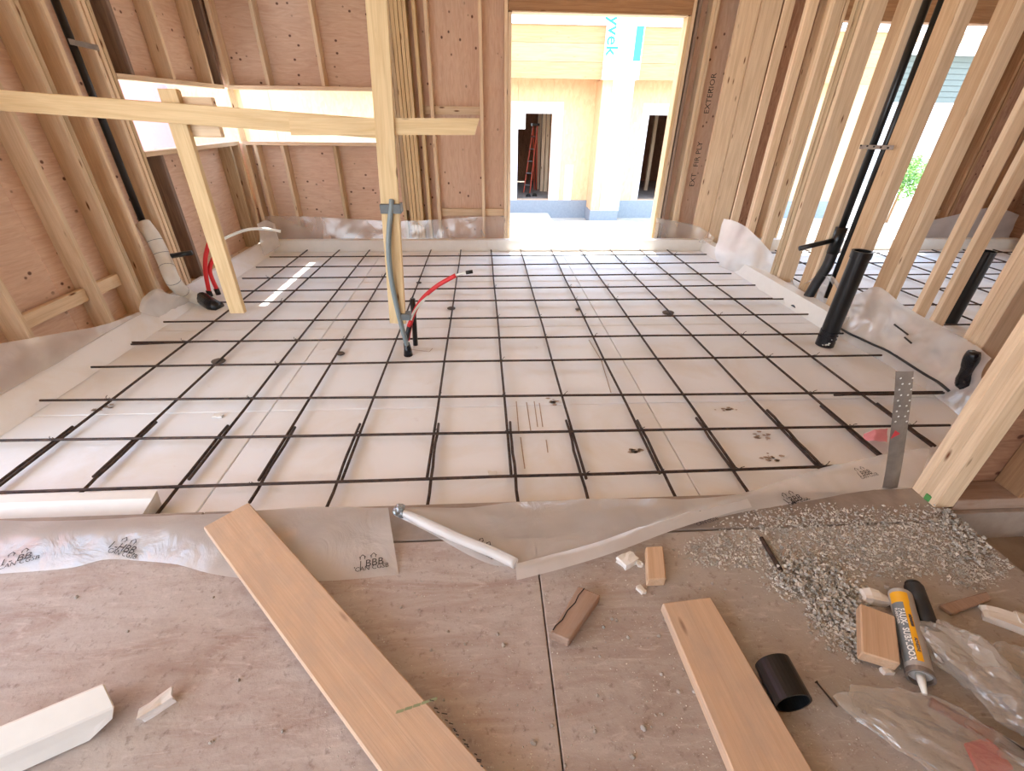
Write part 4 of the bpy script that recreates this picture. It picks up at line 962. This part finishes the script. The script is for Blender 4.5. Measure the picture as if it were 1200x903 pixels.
MARKS = [(675, 720, 'by the split offcut'), (768, 660, 'by the small clean block'), (815, 740, 'left of the right plank'), (760, 840, 'at the bottom centre'), (420, 880, 'beside the long left plank'), (530, 750, 'right of the long left plank'), (880, 660, 'by the steel rod'),
         (1030, 745, 'by the tan mitred block'), (1110, 650, 'in the gravel by the post'), (970, 815, 'by the rusty nail'), (200, 800, 'by the cream foam chip'), (120, 700, 'below the left printed plastic'), (640, 870, 'on the joint line between panels')]
for k, (x, y) in enumerate(peb):
    r = R.uniform(.004, .009) * (1.5 if k in (32, 43) else 1); c = az(x, y, NF)
    o = link(bpy.data.objects.new('pebble', protos[k % 5]), None, Matrix.Translation(c + V(0, 0, r * .4)) @ Matrix.Rotation(R.uniform(0, 6), 4, 'Z') @ Matrix.Scale(r, 4))
    near = min(MARKS, key=lambda m_: (m_[0] - x) ** 2 + (m_[1] - y) ** 2)[2]
    props(o, f'small grey pebble lying loose on the dusty floor {near}', 'pebble', 'loose pebbles ' + near)

# ------------------------------------------------------------------ outside
gd = structure('ground', (0, 8, -.3))
for lo, hi, z0, z1 in (((-12, 4.75), (14, 7.0), -.12, -.35), ((-12, 7.0), (14, 10.4), -.35, -.86), ((-12, 10.4), (14, 16), -.86, -.86)):
    bm = bmesh.new(); bm.faces.new([bm.verts.new(q) for q in ((lo[0], lo[1], z0), (hi[0], lo[1], z0), (hi[0], hi[1], z1), (lo[0], hi[1], z1))]); mesh_obj('ground_strip', bm, M['ground'], gd)
for lo, hi in (((-30, -20), (-5.6, 16)), ((6.2, -20), (30, 4.7)), ((-30, 16), (30, 40)), ((14, 4.7), (30, 16)), ((-5.6, -20), (6.2, -4.6))):
    bm = bmesh.new(); bm.faces.new([bm.verts.new(q) for q in ((lo[0], lo[1], -.5), (hi[0], lo[1], -.5), (hi[0], hi[1], -.5), (lo[0], hi[1], -.5))]); mesh_obj('ground_strip', bm, M['ground'], gd)
block('door_threshold', (.2, 4.5, -.12), (2.2, 5.0, -.01), M['foam_clean'], gd)
# stepping slabs between the buildings
for lo, hi, lb in (((-.2, 8.9, -.72), (1.5, 10.2, -.6), 'pale concrete slab on the ground left, in front of the opposite building'), ((1.6, 7.6, -.5), (2.9, 8.1, -.38), 'pale board lying on the ground outside the doorway')):
    props(block('paving_slab', lo, hi, M['ground']), lb, 'slab')
# the unfinished building opposite
NY = 11.0
nb = thing('building', (1.5, NY, -.5), 'unfinished sheathed building with two doorways seen through the back opening', 'building')
def nbl(name, lo, hi, mat, along='z'): return block(name, lo, hi, M[mat], nb, along, cham=0)
XE = ay(1040, 60, NY).x
d1a, d1b, d2a, d2b, DT, DB = .77, 1.6, 3.98, 4.85, 1.53, -.42
for x0, x1 in ((-7.2, -5), (-5, -1.8), (-1.8, .77), (1.6, 2.8), (2.8, 3.98), (4.85, XE)): nbl('sheathing_panel', (x0 + .004, NY, DB), (x1 - .004, NY + .15, 3.6), 'osb')
for x0, x1 in ((d1a, d1b), (d2a, d2b)): nbl('sheathing_panel', (x0, NY, DT), (x1, NY + .15, 3.6), 'osb')
nbl('foundation', (-7.2, NY - .03, -1.0), (XE, NY + .16, DB), 'blue_curb', 'x')
for x0, x1 in ((d1a, d1b), (d2a, d2b)):
    for a, b in ((x0 - .17, x0), (x1, x1 + .26)): nbl('door_wrap', (a, NY - .012, DB - .1), (b, NY - .001, DT + .24), 'housewrap')
    nbl('door_wrap', (x0, NY - .012, DT), (x1, NY - .001, DT + .24), 'housewrap', 'x'); nbl('doorsill', (x0, NY - .02, DB - .03), (x1, NY + .15, DB + .02), 'plank', 'x')
for z0, z1 in ((2.19, 2.49), (2.495, 2.82), (2.825, 3.12)): nbl('beam_board', (-4, NY - .75, z0), (2.55, NY - .6, z1), 'beam', 'x'); nbl('beam_board', (3.35, NY - .75, z0), (XE, NY - .6, z1), 'beam', 'x')
nbl('beam_cap', (-4, NY - .8, 3.125), (XE, NY, 3.5), 'housewrap', 'x')
nbl('pier', (2.62, NY - .62, DB - .15), (3.3, NY, 2.19), 'osb'); nbl('pier_foundation', (2.6, NY - .64, -1.0), (3.32, NY - .04, DB - .15), 'blue_curb')
nbl('pier_wrap', (2.85, NY - .64, DB - .15), (3.33, NY - .622, 2.19), 'housewrap'); nbl('pier_wrap', (3.301, NY - .62, DB - .15), (3.315, NY, 2.19), 'housewrap')
pwp = nbl('beam_wrap', (2.55, NY - .86, 2.19), (3.35, NY - .58, 3.6), 'housewrap')
nbl('teal_tape', (3.17, NY - .864, 2.52), (3.33, NY - .861, 3.12), 'wrap_teal')
bm = text_bm('yvek', .36, 0.0, .005); bmesh.ops.triangulate(bm, faces=bm.faces[:])
bm.transform(Matrix.Translation((2.68, NY - .864, 2.94)) @ Matrix.Rotation(math.pi / 2, 4, 'X') @ Matrix.Rotation(-math.pi / 2, 4, 'Z'))
mesh_obj('wrap_lettering', bm, M['wrap_blue'], nb)
nbl('wrap_patch', (2.0, NY - .014, DB), (2.2, NY - .001, .42), 'housewrap')
# its dark interior
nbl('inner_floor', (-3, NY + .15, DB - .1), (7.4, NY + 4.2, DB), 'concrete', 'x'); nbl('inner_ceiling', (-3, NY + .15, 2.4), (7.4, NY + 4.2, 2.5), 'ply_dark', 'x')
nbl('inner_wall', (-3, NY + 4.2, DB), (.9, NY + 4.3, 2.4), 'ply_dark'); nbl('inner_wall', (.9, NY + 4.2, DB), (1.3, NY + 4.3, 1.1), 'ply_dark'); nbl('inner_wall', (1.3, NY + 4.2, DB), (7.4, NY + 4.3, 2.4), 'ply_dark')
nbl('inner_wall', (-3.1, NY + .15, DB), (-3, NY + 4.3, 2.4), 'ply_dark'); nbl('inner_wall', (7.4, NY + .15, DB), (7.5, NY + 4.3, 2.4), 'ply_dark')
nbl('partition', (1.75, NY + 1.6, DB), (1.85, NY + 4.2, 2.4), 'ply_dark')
for x, y in ((1.55, NY + 1.55), (1.66, NY + 1.5), (1.48, NY + 2.0), (4.75, NY + 1.8), (5.0, NY + 1.4), (4.55, NY + 2.6), (5.35, NY + 1.2)): nbl('inner_stud', (x, y, DB), (x + .09, y + .09, 2.4), 'spf')
la = thing('stepladder', (1.15, NY + 1.4, DB), 'orange stepladder standing inside the left doorway of the opposite building', 'ladder')
for sx_ in (0, .34):
    board('rail', (1.05 + sx_ * .5, NY + 1.3 - sx_ * .3, DB), (1.3 + sx_ * .3, NY + 1.6 - sx_ * .3, 1.25), .07, .03, (0, 1, 0), M['ladder'], la)
    board('rear_rail', (1.42 + sx_ * .15, NY + 1.9 - sx_ * .3, DB), (1.3 + sx_ * .3, NY + 1.62 - sx_ * .3, 1.22), .05, .03, (0, 1, 0), M['ladder'], la)
for k in range(5):
    t = .12 + k * .18; a = V(1.05, NY + 1.3, DB).lerp(V(1.3, NY + 1.6, 1.25), t); b = V(1.22, NY + 1.198, DB).lerp(V(1.402, NY + 1.498, 1.25), t); board('step', a, b, .08, .02, (0, 1, 0), M['alu'], la)
block('top_cap', (1.25, NY + 1.45, 1.24), (1.46, NY + 1.66, 1.3), M['abs'], la)
for x, y, lb in ((1.12, NY + .55, 'dark tool lying on the floor inside the left opposite doorway'), (1.3, NY + .62, 'second dark tool lying inside the left opposite doorway, to the right')):
    bm = bmesh.new(); bmesh.ops.create_cube(bm, size=1)
    for v in bm.verts: v.co = V(x, y, DB + .04) + V(v.co.x * (.14 if v.co.z < 0 else .08), v.co.y * .1, v.co.z * .08)
    bmesh.ops.bevel(bm, geom=bm.edges[:], offset=.01, segments=1, affect='EDGES'); props(mesh_obj('power_tool', bm, M['abs']), lb, 'tool')
# pink house left, grey house and greenery right
ph = thing('house', (-8, 5, -.5), 'pink rendered house wall seen through the left window', 'house')
block('wall', (-7.6, -1, -.5), (-7.3, 15.0, 5.5), M['pink'], ph, 'y'); block('eaves', (-7.8, -1, 5.5), (-7.0, 15.0, 5.7), M['trim_white'], ph, 'y')
gh = thing('house', (13, 17, -.5), 'grey sided house with white trim seen through the right opening', 'house')
za, zb, zc2 = ay(1130, 52, 17).z, ay(1130, 66, 17).z, ay(1130, 121, 17).z
block('wall', (9.5, 17, -.86), (24, 20, zb), M['grey_siding'], gh); block('fascia', (9.3, 16.6, zb), (24.2, 20, za), M['trim_white'], gh); block('lower_wall', (9.45, 16.93, -.86), (24, 16.999, zc2), M['trim_white'], gh)
nsd = max(2, int((zb - zc2) / .17))
for k in range(nsd): block('siding_board', (9.5, 16.97, zc2 + .005 + k * (zb - zc2) / nsd), (24, 16.999, zc2 + (k + .93) * (zb - zc2) / nsd), M['grey_siding'], gh)
mesh_obj('roof', prism_bm([(9.2, 16.5, za), (9.2, 20.2, za), (9.2, 18.6, za + .5)], (15.2, 0, 0)), M['header'], gh)
BC = ay(1058, 215, 10.2)
bs = thing('bush', (BC.x, 10.2, -.8), 'bright green bush growing outside the right opening', 'bush')
bm = bmesh.new(); R2 = random.Random(3)
for k in range(2600):
    a, b, r = R2.uniform(0, 6.28), R2.uniform(-.4, 1.4), R2.random() ** .4
    c = V(BC.x + math.cos(a) * math.cos(b) * .7 * r, 10.2 + math.sin(a) * math.cos(b) * .7 * r, BC.z - .1 + math.sin(b) * .75 * r); s = R2.uniform(.03, .06)
    u = V(R2.uniform(-1, 1), R2.uniform(-1, 1), R2.uniform(-1, 1)).normalized(); v_ = u.orthogonal().normalized()
    bm.faces.new([bm.verts.new(q) for q in (c - u * s, c + v_ * s * .45, c + u * s, c - v_ * s * .45)])
props(mesh_obj('foliage', bm, M['leaf'], bs), kind='stuff')
mesh_obj('stem', tube_bm([(BC.x, 10.2, -.86), (BC.x + .02, 10.2, BC.z)], .03, 8), M['header'], bs)
